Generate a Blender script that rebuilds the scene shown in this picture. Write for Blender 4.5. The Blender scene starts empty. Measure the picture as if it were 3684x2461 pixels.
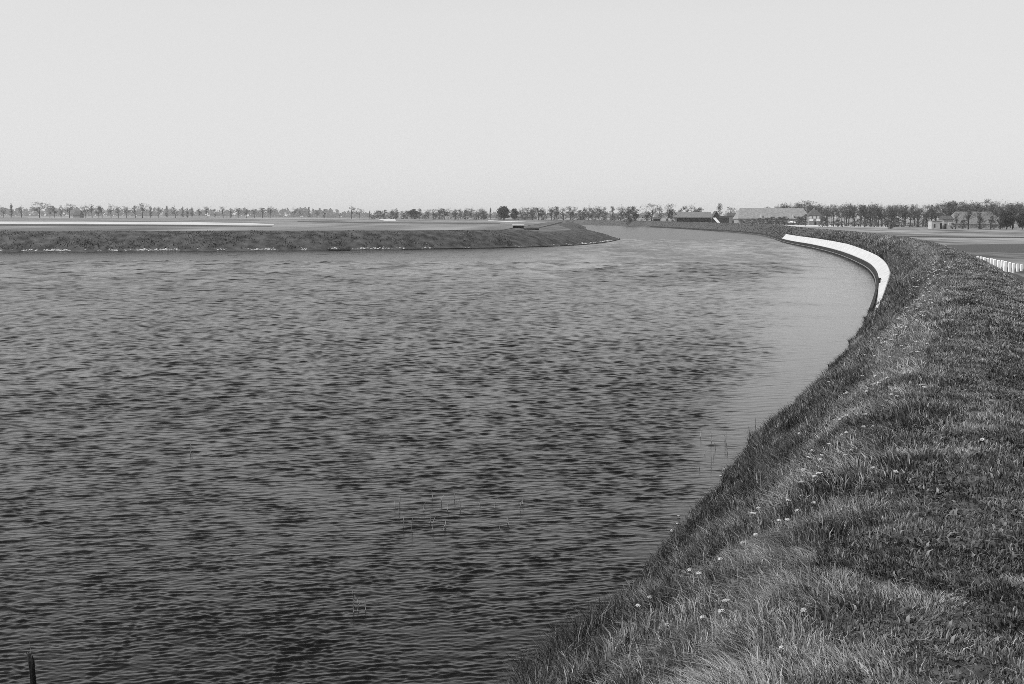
import bpy, bmesh, math, random
import numpy as np
from mathutils import Vector, Matrix

R = math.radians
rnd = random.Random(7)
rng = np.random.default_rng(11)
scene = bpy.context.scene
col = scene.collection

# ------------------------------------------------------------------ camera
EYE = 6.0
FPX = 3684 * 42 / 36.0
cam_d = bpy.data.cameras.new('camera')
cam_d.lens = 42
cam_d.sensor_width = 36
cam_d.clip_start = 0.1
cam_d.clip_end = 20000
cam = bpy.data.objects.new('camera', cam_d)
col.objects.link(cam)
CM = Matrix.Rotation(R(90 - 6.0), 4, 'X') @ Matrix.Rotation(R(0.17), 4, 'Z')
CM.translation = Vector((0, 0, EYE))
cam.matrix_world = CM
scene.camera = cam
C3 = np.array(CM.to_3x3())

# ------------------------------------------------------------------ sky, sun, exposure
SUN_EL, SUN_AZ = 46.0, -108.0          # azimuth clockwise from the view direction (+Y)
world = bpy.data.worlds.new('World')
scene.world = world
world.use_nodes = True
nt = world.node_tree
nt.nodes.clear()
sky = nt.nodes.new('ShaderNodeTexSky')
sky.sky_type = 'NISHITA'
sky.sun_disc = False
sky.sun_elevation = R(SUN_EL)
sky.sun_rotation = R(SUN_AZ)
sky.air_density = 1.0
sky.dust_density = 1.2
sky.ozone_density = 1.0
bw = nt.nodes.new('ShaderNodeRGBToBW')
veil = nt.nodes.new('ShaderNodeMix')
veil.data_type = 'FLOAT'
veil.inputs[0].default_value = 0.75   # thin even high cloud over the clear sky
veil.inputs[3].default_value = 5.9
tc = nt.nodes.new('ShaderNodeTexCoord'); sp_ = nt.nodes.new('ShaderNodeSeparateXYZ')
mr = nt.nodes.new('ShaderNodeMapRange'); mr.inputs[1].default_value = 0.16; mr.inputs[2].default_value = 0.55
mr.inputs[3].default_value = 0.85; mr.inputs[4].default_value = 0.0      # the veil thins out towards the zenith
nt.links.new(tc.outputs['Generated'], sp_.inputs[0]); nt.links.new(sp_.outputs[2], mr.inputs[0]); nt.links.new(mr.outputs[0], veil.inputs[0])
bg = nt.nodes.new('ShaderNodeBackground')
bg.inputs[1].default_value = 0.105
wo = nt.nodes.new('ShaderNodeOutputWorld')
nt.links.new(sky.outputs[0], bw.inputs[0])
nt.links.new(bw.outputs[0], veil.inputs[2])
nt.links.new(veil.outputs[0], bg.inputs[0])
nt.links.new(bg.outputs[0], wo.inputs[0])
sun_d = bpy.data.lights.new('sun', 'SUN')
sun_d.energy = 3.8
sun_d.angle = R(0.6)
sun = bpy.data.objects.new('sun', sun_d)
col.objects.link(sun)
sd = Vector((math.sin(R(SUN_AZ)) * math.cos(R(SUN_EL)), math.cos(R(SUN_AZ)) * math.cos(R(SUN_EL)), math.sin(R(SUN_EL))))
sun.rotation_euler = sd.to_track_quat('Z', 'Y').to_euler()
scene.view_settings.view_transform = 'Standard'
scene.view_settings.look = 'None'
scene.view_settings.exposure = 0.36
scene.view_settings.gamma = 1.0
scene.cycles.use_denoising = False
scene.cycles.filter_width = 0.75
scene.cycles.max_bounces = 6
scene.cycles.volume_bounces = 0

# ------------------------------------------------------------------ helpers
def ray(px, py):
    v = C3 @ np.array([(px - 1842) / FPX, -(py - 1230.5) / FPX, -1.0])
    return v
def at_z(px, py, z=0.0):
    v = ray(px, py)
    t = (z - EYE) / v[2]
    return (v[0] * t, v[1] * t, z)
def at_y(px, py, Y):
    v = ray(px, py)
    t = Y / v[1]
    return (v[0] * t, Y, EYE + v[2] * t)
def tag(o, label=None, cat=None, group=None, kind=None):
    if label: o['label'] = label
    if cat: o['category'] = cat
    if group: o['group'] = group
    if kind: o['kind'] = kind
    return o
def empty(name, loc, rz=0.0):
    o = bpy.data.objects.new(name, None)
    o.empty_display_size = 0.2
    o.location = loc
    o.rotation_euler = (0, 0, rz)
    col.objects.link(o)
    return o
def link_mesh(name, me, mat, parent=None):
    o = bpy.data.objects.new(name, me)
    if mat is not None and not me.materials:
        me.materials.append(mat)
    col.objects.link(o)
    if parent: o.parent = parent
    return o
def from_np(name, V, Fq=None, Ft=None, mat=None, parent=None, attrs=None, smooth=False):
    V = np.asarray(V, dtype=np.float32)
    me = bpy.data.meshes.new(name)
    loops, starts = [], []
    n = 0
    if Fq is not None and len(Fq):
        Fq = np.asarray(Fq, dtype=np.int32)
        loops.append(Fq.ravel()); starts.append(np.arange(len(Fq)) * 4 + n); n += len(Fq) * 4
    if Ft is not None and len(Ft):
        Ft = np.asarray(Ft, dtype=np.int32)
        loops.append(Ft.ravel()); starts.append(np.arange(len(Ft)) * 3 + n); n += len(Ft) * 3
    loops = np.concatenate(loops); starts = np.concatenate(starts).astype(np.int32)
    me.vertices.add(len(V)); me.vertices.foreach_set('co', V.ravel())
    me.loops.add(len(loops)); me.loops.foreach_set('vertex_index', loops)
    me.polygons.add(len(starts)); me.polygons.foreach_set('loop_start', starts)
    if smooth:
        me.polygons.foreach_set('use_smooth', np.ones(len(starts), dtype=bool))
    me.update(calc_edges=True)
    for k, a in (attrs or {}).items():
        at = me.attributes.new(k, 'FLOAT', 'POINT')
        at.data.foreach_set('value', np.asarray(a, dtype=np.float32))
    return link_mesh(name, me, mat, parent)
class MB:
    """collects simple solids into one mesh"""
    def __init__(s): s.v = []; s.f = []
    def box(s, x0, x1, y0, y1, z0, z1):
        b = len(s.v)
        s.v += [(x0,y0,z0),(x1,y0,z0),(x1,y1,z0),(x0,y1,z0),(x0,y0,z1),(x1,y0,z1),(x1,y1,z1),(x0,y1,z1)]
        s.f += [tuple(b+i for i in q) for q in ((0,3,2,1),(4,5,6,7),(0,1,5,4),(1,2,6,5),(2,3,7,6),(3,0,4,7))]
        return s
    def poly(s, pts, f):
        b = len(s.v); s.v += [tuple(p) for p in pts]; s.f += [tuple(b+i for i in q) for q in f]; return s
    def prism(s, a, bb, ra, rb, n=5):
        a = Vector(a); bb = Vector(bb); d = (bb - a)
        if d.length < 1e-6: return s
        d.normalize()
        u = d.cross(Vector((0.3, 0.2, 1)) if abs(d.z) < .9 else Vector((1, 0, 0))).normalized(); w = d.cross(u)
        b = len(s.v)
        for i in range(n):
            an = 2*math.pi*i/n; s.v.append(tuple(a + (u*math.cos(an) + w*math.sin(an))*ra))
        for i in range(n):
            an = 2*math.pi*i/n; s.v.append(tuple(bb + (u*math.cos(an) + w*math.sin(an))*rb))
        for i in range(n):
            s.f.append((b+i, b+(i+1)%n, b+n+(i+1)%n, b+n+i))
        s.f.append(tuple(b+n+i for i in range(n)))
        s.f.append(tuple(b+n-1-i for i in range(n)))
        return s
    def mesh(s, name):
        me = bpy.data.meshes.new(name); me.from_pydata(s.v, [], s.f); me.update(); return me
    def build(s, name, mat, parent=None): return link_mesh(name, s.mesh(name), mat, parent)

_tab = rng.random((256, 256)).astype(np.float64)
def vnoise(x, y):
    x = np.asarray(x, float); y = np.asarray(y, float)
    xi = np.floor(x).astype(int); yi = np.floor(y).astype(int)
    fx = x - xi; fy = y - yi
    fx = fx*fx*(3-2*fx); fy = fy*fy*(3-2*fy)
    g = lambda i, j: _tab[i & 255, j & 255]
    return (g(xi,yi)*(1-fx)+g(xi+1,yi)*fx)*(1-fy) + (g(xi,yi+1)*(1-fx)+g(xi+1,yi+1)*fx)*fy
def fbm(x, y, n=3):
    s = 0; a = .5
    for k in range(n):
        s = s + a*vnoise(x*2**k + 17.3*k, y*2**k + 5.1*k); a *= .5
    return s / (1 - .5**n)

# ------------------------------------------------------------------ materials (all neutral: a black-and-white world)
def grey_mat(name, lo, hi, scale=1.0, rough=0.85, detail=4.0, stretch=(1,1,1), spec=0.3, bump=0.0, attr=None, translucent=0.0, rpos=(0.32, 0.68)):
    m = bpy.data.materials.new(name); m.use_nodes = True
    t = m.node_tree; t.nodes.clear()
    out = t.nodes.new('ShaderNodeOutputMaterial')
    p = t.nodes.new('ShaderNodeBsdfPrincipled')
    p.inputs['Roughness'].default_value = rough
    p.inputs['Specular IOR Level'].default_value = spec
    geo = t.nodes.new('ShaderNodeNewGeometry')
    mp = t.nodes.new('ShaderNodeMapping'); mp.inputs['Scale'].default_value = stretch
    t.links.new(geo.outputs['Position'], mp.inputs[0])
    nz = t.nodes.new('ShaderNodeTexNoise'); nz.inputs['Scale'].default_value = scale; nz.inputs['Detail'].default_value = detail
    t.links.new(mp.outputs[0], nz.inputs['Vector'])
    rp = t.nodes.new('ShaderNodeValToRGB')
    rp.color_ramp.elements[0].position = rpos[0]; rp.color_ramp.elements[1].position = rpos[1]
    rp.color_ramp.elements[0].color = (lo,lo,lo,1); rp.color_ramp.elements[1].color = (hi,hi,hi,1)
    if attr:
        at = t.nodes.new('ShaderNodeAttribute'); at.attribute_name = attr
        mx = t.nodes.new('ShaderNodeMath'); mx.operation = 'MULTIPLY_ADD'; mx.inputs[1].default_value = 0.35
        t.links.new(nz.outputs[0], mx.inputs[0])
        ad = t.nodes.new('ShaderNodeMath'); ad.operation = 'SUBTRACT'; ad.inputs[1].default_value = 0.175
        t.links.new(at.outputs['Fac'], ad.inputs[0]); t.links.new(ad.outputs[0], mx.inputs[2])
        rp.color_ramp.elements[0].position = 0; rp.color_ramp.elements[1].position = 1
        t.links.new(mx.outputs[0], rp.inputs[0])
    else:
        t.links.new(nz.outputs[0], rp.inputs[0])
    t.links.new(rp.outputs[0], p.inputs['Base Color'])
    if bump:
        b = t.nodes.new('ShaderNodeBump'); b.inputs['Strength'].default_value = 1; b.inputs['Distance'].default_value = bump
        t.links.new(nz.outputs[0], b.inputs['Height']); t.links.new(b.outputs[0], p.inputs['Normal'])
    if translucent:
        tr = t.nodes.new('ShaderNodeBsdfTranslucent'); t.links.new(rp.outputs[0], tr.inputs[0])
        mxs = t.nodes.new('ShaderNodeMixShader'); mxs.inputs[0].default_value = translucent
        t.links.new(p.outputs[0], mxs.inputs[1]); t.links.new(tr.outputs[0], mxs.inputs[2]); t.links.new(mxs.outputs[0], out.inputs[0])
    else:
        t.links.new(p.outputs[0], out.inputs[0])
    return m

M = {}
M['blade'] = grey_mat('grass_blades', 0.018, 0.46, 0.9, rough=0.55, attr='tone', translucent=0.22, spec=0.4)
M['turf'] = grey_mat('turf', 0.03, 0.1, 6.0, detail=8, bump=0.03)
M['field'] = grey_mat('field_grass', 0.08, 0.24, 0.1, detail=10, stretch=(0.7, .1, 1))
M['field_r'] = grey_mat('meadow_grass', 0.05, 0.3, 0.25, detail=10, stretch=(0.5, .16, 1))
M['sand'] = grey_mat('pale_sand', 0.36, 0.62, 0.12, detail=8)
M['track'] = grey_mat('pale_track_gravel', 0.22, 0.36, 0.4, detail=8)
M['soil'] = grey_mat('dark_soil', 0.02, 0.06, 0.8, detail=8)
M['bank'] = grey_mat('bank_soil', 0.018, 0.09, 0.6, detail=10, bump=0.05)
M['slab'] = grey_mat('white_concrete', 0.4, 0.5, 0.7, rough=0.8, detail=9, stretch=(1, 1, 3))
M['slab_joint'] = grey_mat('slab_joint', 0.35, 0.5, 2.0)
M['tarred'] = grey_mat('tarred_timber', 0.008, 0.035, 3.0, rough=0.7, detail=6)
M['tim'] = grey_mat('grey_timber', 0.12, 0.3, 3.0, rough=0.8, detail=6)
M['white'] = grey_mat('white_paint', 0.7, 0.85, 3.0, rough=0.5)
M['petal'] = grey_mat('white_petals', 0.28, 0.6, 30.0, rough=0.6, translucent=0.2)
M['stone'] = grey_mat('pale_stone', 0.2, 0.42, 12.0, detail=6, bump=0.01)
M['rubble'] = grey_mat('pale_rubble', 0.15, 0.48, 1.5, detail=6)
M['bark'] = grey_mat('bark', 0.015, 0.05, 3.0, detail=6)
M['leaf'] = grey_mat('tree_leaves', 0.03, 0.17, 0.5, rough=0.6, attr='tone', translucent=0.25)
M['dleaf'] = grey_mat('dark_leaves', 0.015, 0.07, 0.5, rough=0.6, attr='tone', translucent=0.15)
M['twig'] = grey_mat('fine_twigs', 0.02, 0.07, 0.5, rough=0.8, attr='tone')
M['thatch'] = grey_mat('thatch', 0.11, 0.19, 0.8, detail=8, stretch=(3,3,0.5))
M['tile'] = grey_mat('dark_roof_tiles', 0.05, 0.1, 2.0, detail=6)
M['wall'] = grey_mat('brick_wall', 0.14, 0.24, 2.5, detail=8)
M['render'] = grey_mat('whitewashed_wall', 0.3, 0.45, 0.8, detail=8)
M['pale_roof'] = grey_mat('pale_roof', 0.17, 0.25, 0.8, detail=8)
M['dark'] = grey_mat('dark_boards', 0.012, 0.03, 2.0, detail=6)
M['glass'] = grey_mat('window_glass', 0.03, 0.05, 1.0, rough=0.1, spec=0.6)
M['wreed'] = grey_mat('reed_stems', 0.1, 0.3, 9.0, rough=0.6)

def water_material():
    m = bpy.data.materials.new('river_water'); m.use_nodes = True
    t = m.node_tree; t.nodes.clear(); L = t.links
    out = t.nodes.new('ShaderNodeOutputMaterial')
    p = t.nodes.new('ShaderNodeBsdfPrincipled')
    p.inputs['Base Color'].default_value = (0.003, 0.003, 0.003, 1)
    p.inputs['IOR'].default_value = 1.333
    at = t.nodes.new('ShaderNodeAttribute'); at.attribute_name = 'ruffle'     # ripples finer than the mesh
    L.new(at.outputs['Fac'], p.inputs['Roughness'])
    geo = t.nodes.new('ShaderNodeNewGeometry')
    mp = t.nodes.new('ShaderNodeMapping'); mp.inputs['Rotation'].default_value = (0, 0, R(18)); mp.inputs['Scale'].default_value = (.4, 1, 1)
    L.new(geo.outputs['Position'], mp.inputs[0])
    n = t.nodes.new('ShaderNodeTexNoise'); n.inputs['Scale'].default_value = 22; n.inputs['Detail'].default_value = 2
    L.new(mp.outputs[0], n.inputs['Vector'])
    b = t.nodes.new('ShaderNodeBump'); b.inputs['Strength'].default_value = 1; b.inputs['Distance'].default_value = 0.004
    L.new(n.outputs[0], b.inputs['Height']); L.new(b.outputs[0], p.inputs['Normal'])
    L.new(p.outputs[0], out.inputs[0])
    return m
M['water'] = water_material()

# ------------------------------------------------------------------ river banks as curves
def catmull(P, step):
    P = [np.array(p[:2], float) for p in P]
    P = [2*P[0]-P[1]] + P + [2*P[-1]-P[-2]]
    out = []
    for i in range(1, len(P)-2):
        a, b, c, d = P[i-1:i+3]
        n = max(2, int(np.linalg.norm(c-b) / step(b)))
        for k in range(n):
            u = k / n
            out.append(0.5*((2*b)+(-a+c)*u+(2*a-5*b+4*c-d)*u*u+(-a+3*b-3*c+d)*u**3))
    out.append(P[-2])
    return np.array(out)
S = 3684 / 2347.0
shore_px = [(2010,2400),(2115,2335),(2195,2265),(2270,2160),(2310,2060),(2415,1975),(2515,1880),(2585,1800),(2660,1715),(2735,1610),(2845,1516),(2925,1440),(2975,1384),(3025,1320),(3078,1250),(3112,1194),(3140,1120),(3153,1062),(3156,1032),(3143,990),(3103,956),(3014,917),(2920,892),(2826,873)]
rpts = [(-60,-140), (-26,-55), (-10.5,-14), (-4.2,3.0)] + [at_z(x, y)[:2] for x, y in shore_px] + [(84,410),(87,520),(82,680),(68,806),(45,930),(0,1100),(-150,1600),(-700,3500),(-1500,8000)]
rstep = lambda b: 0.45 if 0 < b[1] < 60 else (1.5 if -20 < b[1] < 260 else (6 if b[1] < 900 else 80))
RC = catmull(rpts, rstep)
# smooth the traced part a little
for _ in range(8):
    RC[1:-1] = RC[1:-1]*0.5 + 0.25*(RC[:-2] + RC[2:])
def normals(Cv):
    T = np.gradient(Cv, axis=0); T /= np.linalg.norm(T, axis=1)[:, None]
    return np.stack([T[:,1], -T[:,0]], 1)
RN = normals(RC)
for _ in range(60):
    RN[1:-1] = RN[1:-1]*0.5 + 0.25*(RN[:-2] + RN[2:])
RN /= np.linalg.norm(RN, axis=1)[:, None]
RC = RC + RN*(((fbm(RC[:,1]*.55, RC[:,0]*.55)-.5)*.6 + (vnoise(RC[:,1]*2.3, RC[:,0]*2.3)-.5)*.22)*np.clip((62-RC[:,1])/8, 0, 1)*np.clip((RC[:,1]-2)/4, 0, 1))[:, None]
RS = np.concatenate([[0], np.cumsum(np.linalg.norm(np.diff(RC, axis=0), axis=1))])
PROF_O = np.array([-6, -1.0, -0.25, 0.15, 1.0, 2.0, 2.8, 3.3, 3.9, 4.6, 5.4, 6.2, 7.0, 8.2, 10.5, 13, 24, 40, 70.])
PROF_Z = np.array([-3, -0.7, -0.2, 0.22, 0.95, 1.85, 2.62, 3.02, 3.3, 3.4, 3.4, 3.28, 3.0, 2.4, 1.6, 1.5, 1.5, 1.5, 1.5])
def dike_z(o, x, y):
    z = np.interp(o, PROF_O, PROF_Z)
    k = np.clip((o - 0.1) / 0.8, 0, 1) * np.clip((12 - o) / 3, 0, 1)
    return z + k * ((fbm(x*0.9, y*0.9) - 0.5) * 0.16 + (fbm(x*0.22+9, y*0.22) - 0.5) * 0.1)
def on_dike(s, o):
    cx = np.interp(s, RS, RC[:,0]); cy = np.interp(s, RS, RC[:,1])
    nx = np.interp(s, RS, RN[:,0]); ny = np.interp(s, RS, RN[:,1])
    x = cx + nx*o; y = cy + ny*o
    return x, y, dike_z(o, x, y)
def s_at_y(Y):     # arc length where the curve reaches a depth (monotone in the part used)
    return float(np.interp(Y, RC[:,1], RS))

offs = np.array([-6,-3,-1,-.25,.15,.5,.8,1.2,1.6,2,2.4,2.8,3.1,3.5,3.8,4.2,4.6,5.2,5.8,6.4,7.2,8,8.5,9,9.6,10.2,11.5,13.5,16,24,40,70.])
nS, nO = len(RC), len(offs)
Sg = np.repeat(RS[:,None], nO, 1); Og = np.repeat(offs[None,:], nS, 0)
gx, gy, gz = on_dike(Sg.ravel(), Og.ravel())
V = np.stack([gx, gy, gz], 1)
def grid_faces(a, b, flip=False):
    i = np.arange(a-1)[:,None]*b + np.arange(b-1)[None,:]
    q = np.stack([i, i+1, i+b+1, i+b], -1).reshape(-1, 4)
    return q[:, ::-1] if flip else q
dike = from_np('dike', V, grid_faces(nS, nO, True), mat=M['turf'], smooth=True)
dike.data.materials.append(M['field_r'])
dike.data.polygons.foreach_set('material_index', np.tile((offs[:-1] > 10).astype(np.int32), nS-1))
tag(dike, 'long grass dike curving along the right bank of the river', 'dike', kind='structure')
# meadow beyond the dike, one sheet to the horizon
edge = V.reshape(nS, nO, 3)[:, -1, :]
me = bpy.data.meshes.new('meadow')
idx = list(range(0, nS, 3)) + [nS-1]
pts = [tuple(edge[i]) for i in idx]
# strip from the dike foot out to the horizon
far = []
cx0, cy0 = -200.0, 300.0
for i in idx:
    x, y, z = edge[i]
    u = (i / (nS-1))
    far.append(None)
ring = [(9000, -160, 1.5), (9000, 9000, 1.5), (-1400, 9000, 1.5)]
poly = pts + [ring[2], ring[1], ring[0]]
from mathutils.geometry import tessellate_polygon
tri = tessellate_polygon([[Vector(p) for p in poly]])
me.from_pydata(poly, [], [tuple(t) for t in tri]); me.update()
bm = bmesh.new(); bm.from_mesh(me); bmesh.ops.recalc_face_normals(bm, faces=bm.faces)
if sum(f.normal.z for f in bm.faces) < 0: bmesh.ops.reverse_faces(bm, faces=bm.faces)
bm.to_mesh(me); bm.free()
tag(link_mesh('meadow', me, M['field_r']), 'flat grey meadow behind the right dike reaching the horizon', 'meadow', kind='structure')

# left land
left_px = [(0,906),(400,905),(800,903),(1300,899),(1715,894),(2000,886),(2140,877),(2215,865),(2222,857)]
lp = [(-9000,150), (-1200,160), (-400,178), (-180,188)] + [at_z(x, y)[:2] for x, y in left_px] + [(31,430),(34,540),(39,640),(44,745),(26,880),(-16,1050),(-190,1600),(-760,3500),(-1600,8200)]
LC = catmull(lp, lambda b: 2.0 if -200 < b[0] and b[1] < 500 else (10 if b[1] < 1000 and b[0] > -500 else 120))
for _ in range(10):
    LC[1:-1] = LC[1:-1]*0.5 + 0.25*(LC[:-2] + LC[2:])
LN = -normals(LC)          # pointing inland (left of travel)
for _ in range(14):
    LN[1:-1] = LN[1:-1]*0.5 + 0.25*(LN[:-2] + LN[2:])
LN /= np.linalg.norm(LN, axis=1)[:, None]
LPO = np.array([-3, -.3, .2, .9, 1.3, 2.2, 4, 6, 8, 9.5, 11.])
LPZ = np.array([-1.2, -.2, .12, .3, .55, 1.1, 1.9, 2.65, 3.15, 3.3, 3.3])
LS = np.concatenate([[0], np.cumsum(np.linalg.norm(np.diff(LC, axis=0), axis=1))])
_lm = int(np.argmax(LC[:,0]))
def left_s(x):
    return float(np.interp(x, LC[:_lm,0], LS[:_lm]))
_tw = np.clip((LC[:,0]-0)/16, 0, 1)*np.clip((760-LC[:,1])/120, 0, 1)
_tw = 1 + .2*_tw*_tw*(3-2*_tw)
_hf = np.clip((LC[:,0]-8)/15, 0, 1)*np.clip((800-LC[:,1])/150, 0, 1)
_hf = 1 - .26*_hf*_hf*(3-2*_hf)      # the point of land dips towards its tip
def on_left(s, o):
    cx = np.interp(s, LS, LC[:,0]); cy = np.interp(s, LS, LC[:,1])
    nx = np.interp(s, LS, LN[:,0]); ny = np.interp(s, LS, LN[:,1])
    tw = np.interp(s, LS, _tw)
    x = cx + nx*o*tw; y = cy + ny*o*tw
    k = np.clip((o-1)/1.5, 0, 1)*np.clip((10.8-o)/2, 0, 1)
    return x, y, np.interp(o, LPO, LPZ)*np.where(o > 0, np.interp(s, LS, _hf), 1) + k*(fbm(x*.3, y*.3)-.5)*.3
lo_ = np.array([-3, -.3, .2, .9, 1.3, 1.8, 2.2, 3, 4, 5, 6, 7, 8, 9.5, 11.])
a, b = np.meshgrid(LS, lo_, indexing='ij')
gx, gy, gz = on_left(a.ravel(), b.ravel())
VL = np.stack([gx, gy, gz], 1)
lb = from_np('far_bank', VL, grid_faces(len(LS), len(lo_)), mat=M['bank'], smooth=True)
tag(lb, 'dark rough earthen bank on the opposite side of the water', 'bank', kind='structure')
edge = VL.reshape(len(LS), len(lo_), 3)[:, -1, :]
low = np.where(_hf < .985)[0]; i0_, i1_ = low[0]-1, low[-1]+1
nose = [tuple(edge[i]) for i in range(i0_, i1_+1)]
poly = [(p[0], p[1], 3.3) for i, p in enumerate(edge) if i % 2 == 0 and not i0_ < i < i1_] + [(edge[-1][0], edge[-1][1], 3.3), (-9000, 9000, 3.3)]
tri = tessellate_polygon([[Vector(p) for p in poly]])
tri2 = tessellate_polygon([[Vector(p) for p in nose]])
nose[0] = nose[0][:2]+(3.3,); nose[-1] = nose[-1][:2]+(3.3,)
me = bpy.data.meshes.new('field'); me.from_pydata(poly + nose, [], [tuple(t) for t in tri] + [tuple(i+len(poly) for i in t) for t in tri2]); me.update()
bm = bmesh.new(); bm.from_mesh(me)
bmesh.ops.reverse_faces(bm, faces=[f for f in bm.faces if f.normal.z < 0])
bm.to_mesh(me); bm.free()
me.materials.append(M['field']); me.materials.append(grey_mat('rough_grass', 0.05, 0.15, 0.5, detail=10, stretch=(.6, .2, 1)))
for p_ in me.polygons:
    if p_.vertices[0] >= len(poly): p_.material_index = 1
tag(link_mesh('field', me, None), 'flat pale grey farmland beyond the opposite bank', 'field', kind='structure')

# water: real waves, finest near the bank where the picture was taken
WAVE_SLOPE, WAVE_DIR = 0.31, 102.0
rows = [7.0]
while rows[-1] < 330: rows.append(rows[-1]*1.0014 if rows[-1] < 160 else rows[-1]*1.006)
rows = np.array(rows); ncol = 1100
u = np.linspace(-1, 1, ncol)
wx = (u[None,:]*(.62*rows[:,None]+6) + (-.06*rows[:,None])); wy = np.repeat(rows[:,None], ncol, 1)
shape = wx.shape; wx, wy = wx.ravel(), wy.ravel()
sel = (RC[:,1] > 2) & (RC[:,1] < 420)
Q = RC[sel][::3]
d2 = np.full(len(wx), 1e9); nearw = np.where(wx > -40)[0]
gxs, gys = np.meshgrid(np.linspace(-50, 120, 171), np.linspace(0, 340, 341), indexing='ij')
gd = np.sqrt(((gxs[...,None]-Q[None,None,::2,0])**2 + (gys[...,None]-Q[None,None,::2,1])**2).min(-1))
fx = np.clip(wx+50, 0, 168.99); fy = np.clip(wy, 0, 338.99); ix, iy = fx.astype(int), fy.astype(int); fx -= ix; fy -= iy
dist = (gd[ix,iy]*(1-fx)+gd[ix+1,iy]*fx)*(1-fy) + (gd[ix,iy+1]*(1-fx)+gd[ix+1,iy+1]*fx)*fy
dist = np.where(wx < -50, 50, dist)
width = np.interp(wy, [5, 20, 40, 70, 105, 150, 250, 400], [0.3, 0.9, 2.8, 6.5, 10.5, 8.0, 4.0, 1.5])
width = width * (0.6 + 0.8*fbm(wx*.12, wy*.12))
calm = 1 - np.clip((dist - width*0.45) / (width*0.9), 0, 1)
calm = calm*calm*(3-2*calm)
gust = np.clip(.92 + .9*(fbm(wx*.05, wy*.022)-.5) + .4*(fbm(wx*.35+9, wy*.3)-.5) + 1.5*(fbm(wx*2.2+3, wy*1.9)-.5) + 1.7*np.clip((wy-70)/80, 0, 1)*(fbm(wx*.5+13, wy*.16)-.5), .2, 1.9)
amp = (1-.86*calm)*gust
cell = np.where(wy < 160, .0016, .0062)*wy
fields = [vnoise(wx*2.0**(1-j) + 31*j, wy*2.0**(1-j)*1.3 + 11*j).astype(np.float32) for j in range(6)]
lee = np.interp(wy, [12, 25, 60, 200], [1.3, .95, .52, .6])
wz = np.zeros(len(wx)); lost = np.zeros(len(wx))
NW = 72
lam = np.concatenate([np.exp(rng.uniform(np.log(.062), np.log(.85), NW)), np.exp(rng.uniform(np.log(1.2), np.log(3.2), 12))]); lam.sort()
wsum = 0
for k, l in enumerate(lam):
    ang = R(WAVE_DIR + rng.normal(0, 27 if l > .4 else 25)); kx, ky = math.cos(ang)*2*math.pi/l, math.sin(ang)*2*math.pi/l
    sl = WAVE_SLOPE*math.sqrt(2.0/NW)*1.05; nearf = 1 if l < .13 else np.interp(wy, [15, 28, 55], [max(.04, .13/l*.75), min(1, max(.08, .22/l)), 1])
    a_ = sl*l/(2*math.pi)
    f = np.clip((l/cell - 2.6)/1.6, 0, 1)
    j = int(np.clip(round(math.log2(l*3.2)) + 1, 0, 5))
    grp = .2 + 1.6*np.roll(fields[j], 977*k*ncol)           # waves come in short groups
    ph = kx*wx + ky*wy + rng.uniform(0, 6.28) + 2.0*fields[min(5, j+1)]
    if l > 1.15: nearf = .8*np.clip((wy-55)/70, 0, 1)
    c = np.sin(ph) + .3*np.sin(2*ph)        # steeper on one face
    wz += a_*f*grp*c*nearf
    lost += sl*sl*.5*(1-f)
wz *= amp*lee
ruf = np.sqrt(np.clip(np.sqrt(lost)*amp*lee*.28, 0.0006, .12))
w1 = np.stack([wx, wy, wz], 1); F1 = grid_faces(shape[0], shape[1])
bx = np.array([-9000, -600, -250, -90, -30, 0, 40, 90, 400.]); by = np.array([-150, -20, 6, 60, 150, 330, 600, 1000, 8200.])
a, b = np.meshgrid(bx, by, indexing='ij'); a, b = a.ravel(), b.ravel()
w0 = np.stack([a, b, 0*a - np.where((b > -30) & (b < 335), .14, .0)], 1)
V = np.concatenate([w1, w0]); F = np.concatenate([F1, grid_faces(len(bx), len(by), True)+len(w1)])
w = from_np('water', V, F, mat=M['water'], attrs={'ruffle': np.concatenate([ruf, np.full(len(w0), .27)])}, smooth=True)
tag(w, 'wide wind-rippled grey river', 'water', kind='structure')

# ------------------------------------------------------------------ strips on the land
def strip(name, pxs_top, pxs_bot, z, mat, label, cat):
    n = len(pxs_top)
    v = [at_z(x, y, z) for x, y in pxs_top] + [at_z(x, y, z) for x, y in pxs_bot]
    f = [(i, n+i, n+i+1, i+1) for i in range(n-1)]
    o = MB().poly(v, f).build(name, mat)
    tag(o, label, cat, kind='structure')
    return o
strip('sand_strip', [(-300,797),(300,797.5),(700,799.5),(900,803),(985,807)], [(-300,804.5),(300,806),(700,808.5),(900,810.5),(985,809)], 3.304, M['sand'], 'bright sandy strip across the left farmland', 'sand')
strip('ploughed_strip', [(-300,806),(300,807.5),(700,810),(980,814)], [(-300,811),(300,812.5),(700,815),(980,815.5)], 3.304, M['soil'], 'dark ditch edge below the bright sandy strip', 'ditch')
strip('pale_track', [(100,781.5),(600,783.3),(1200,786.2),(1400,787.2)], [(100,783.0),(600,784.6),(1200,788.0),(1420,788.9)], 3.304, M['track'], 'thin pale track along the foot of the left tree row', 'track')
strip('sand_patch', [(1360,788.5),(1420,787.4)], [(1385,794.5),(1425,794.5)], 3.308, M['sand'], 'small bright sand patch in the farmland', 'sand')
strip('field_stripe', [(1070,794.5),(1350,799),(1800,803)], [(1070,799),(1350,803),(1800,806)], 3.304, M['turf'], 'darker grass stripe across the farmland', 'field')
strip('sand_path', [(1755,792.5),(1826,795.5),(1890,797.5)], [(1757,794),(1826,798.8),(1888,799.3)], 3.308, M['sand'], 'pale sandy path leading to the low shed', 'path')
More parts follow.
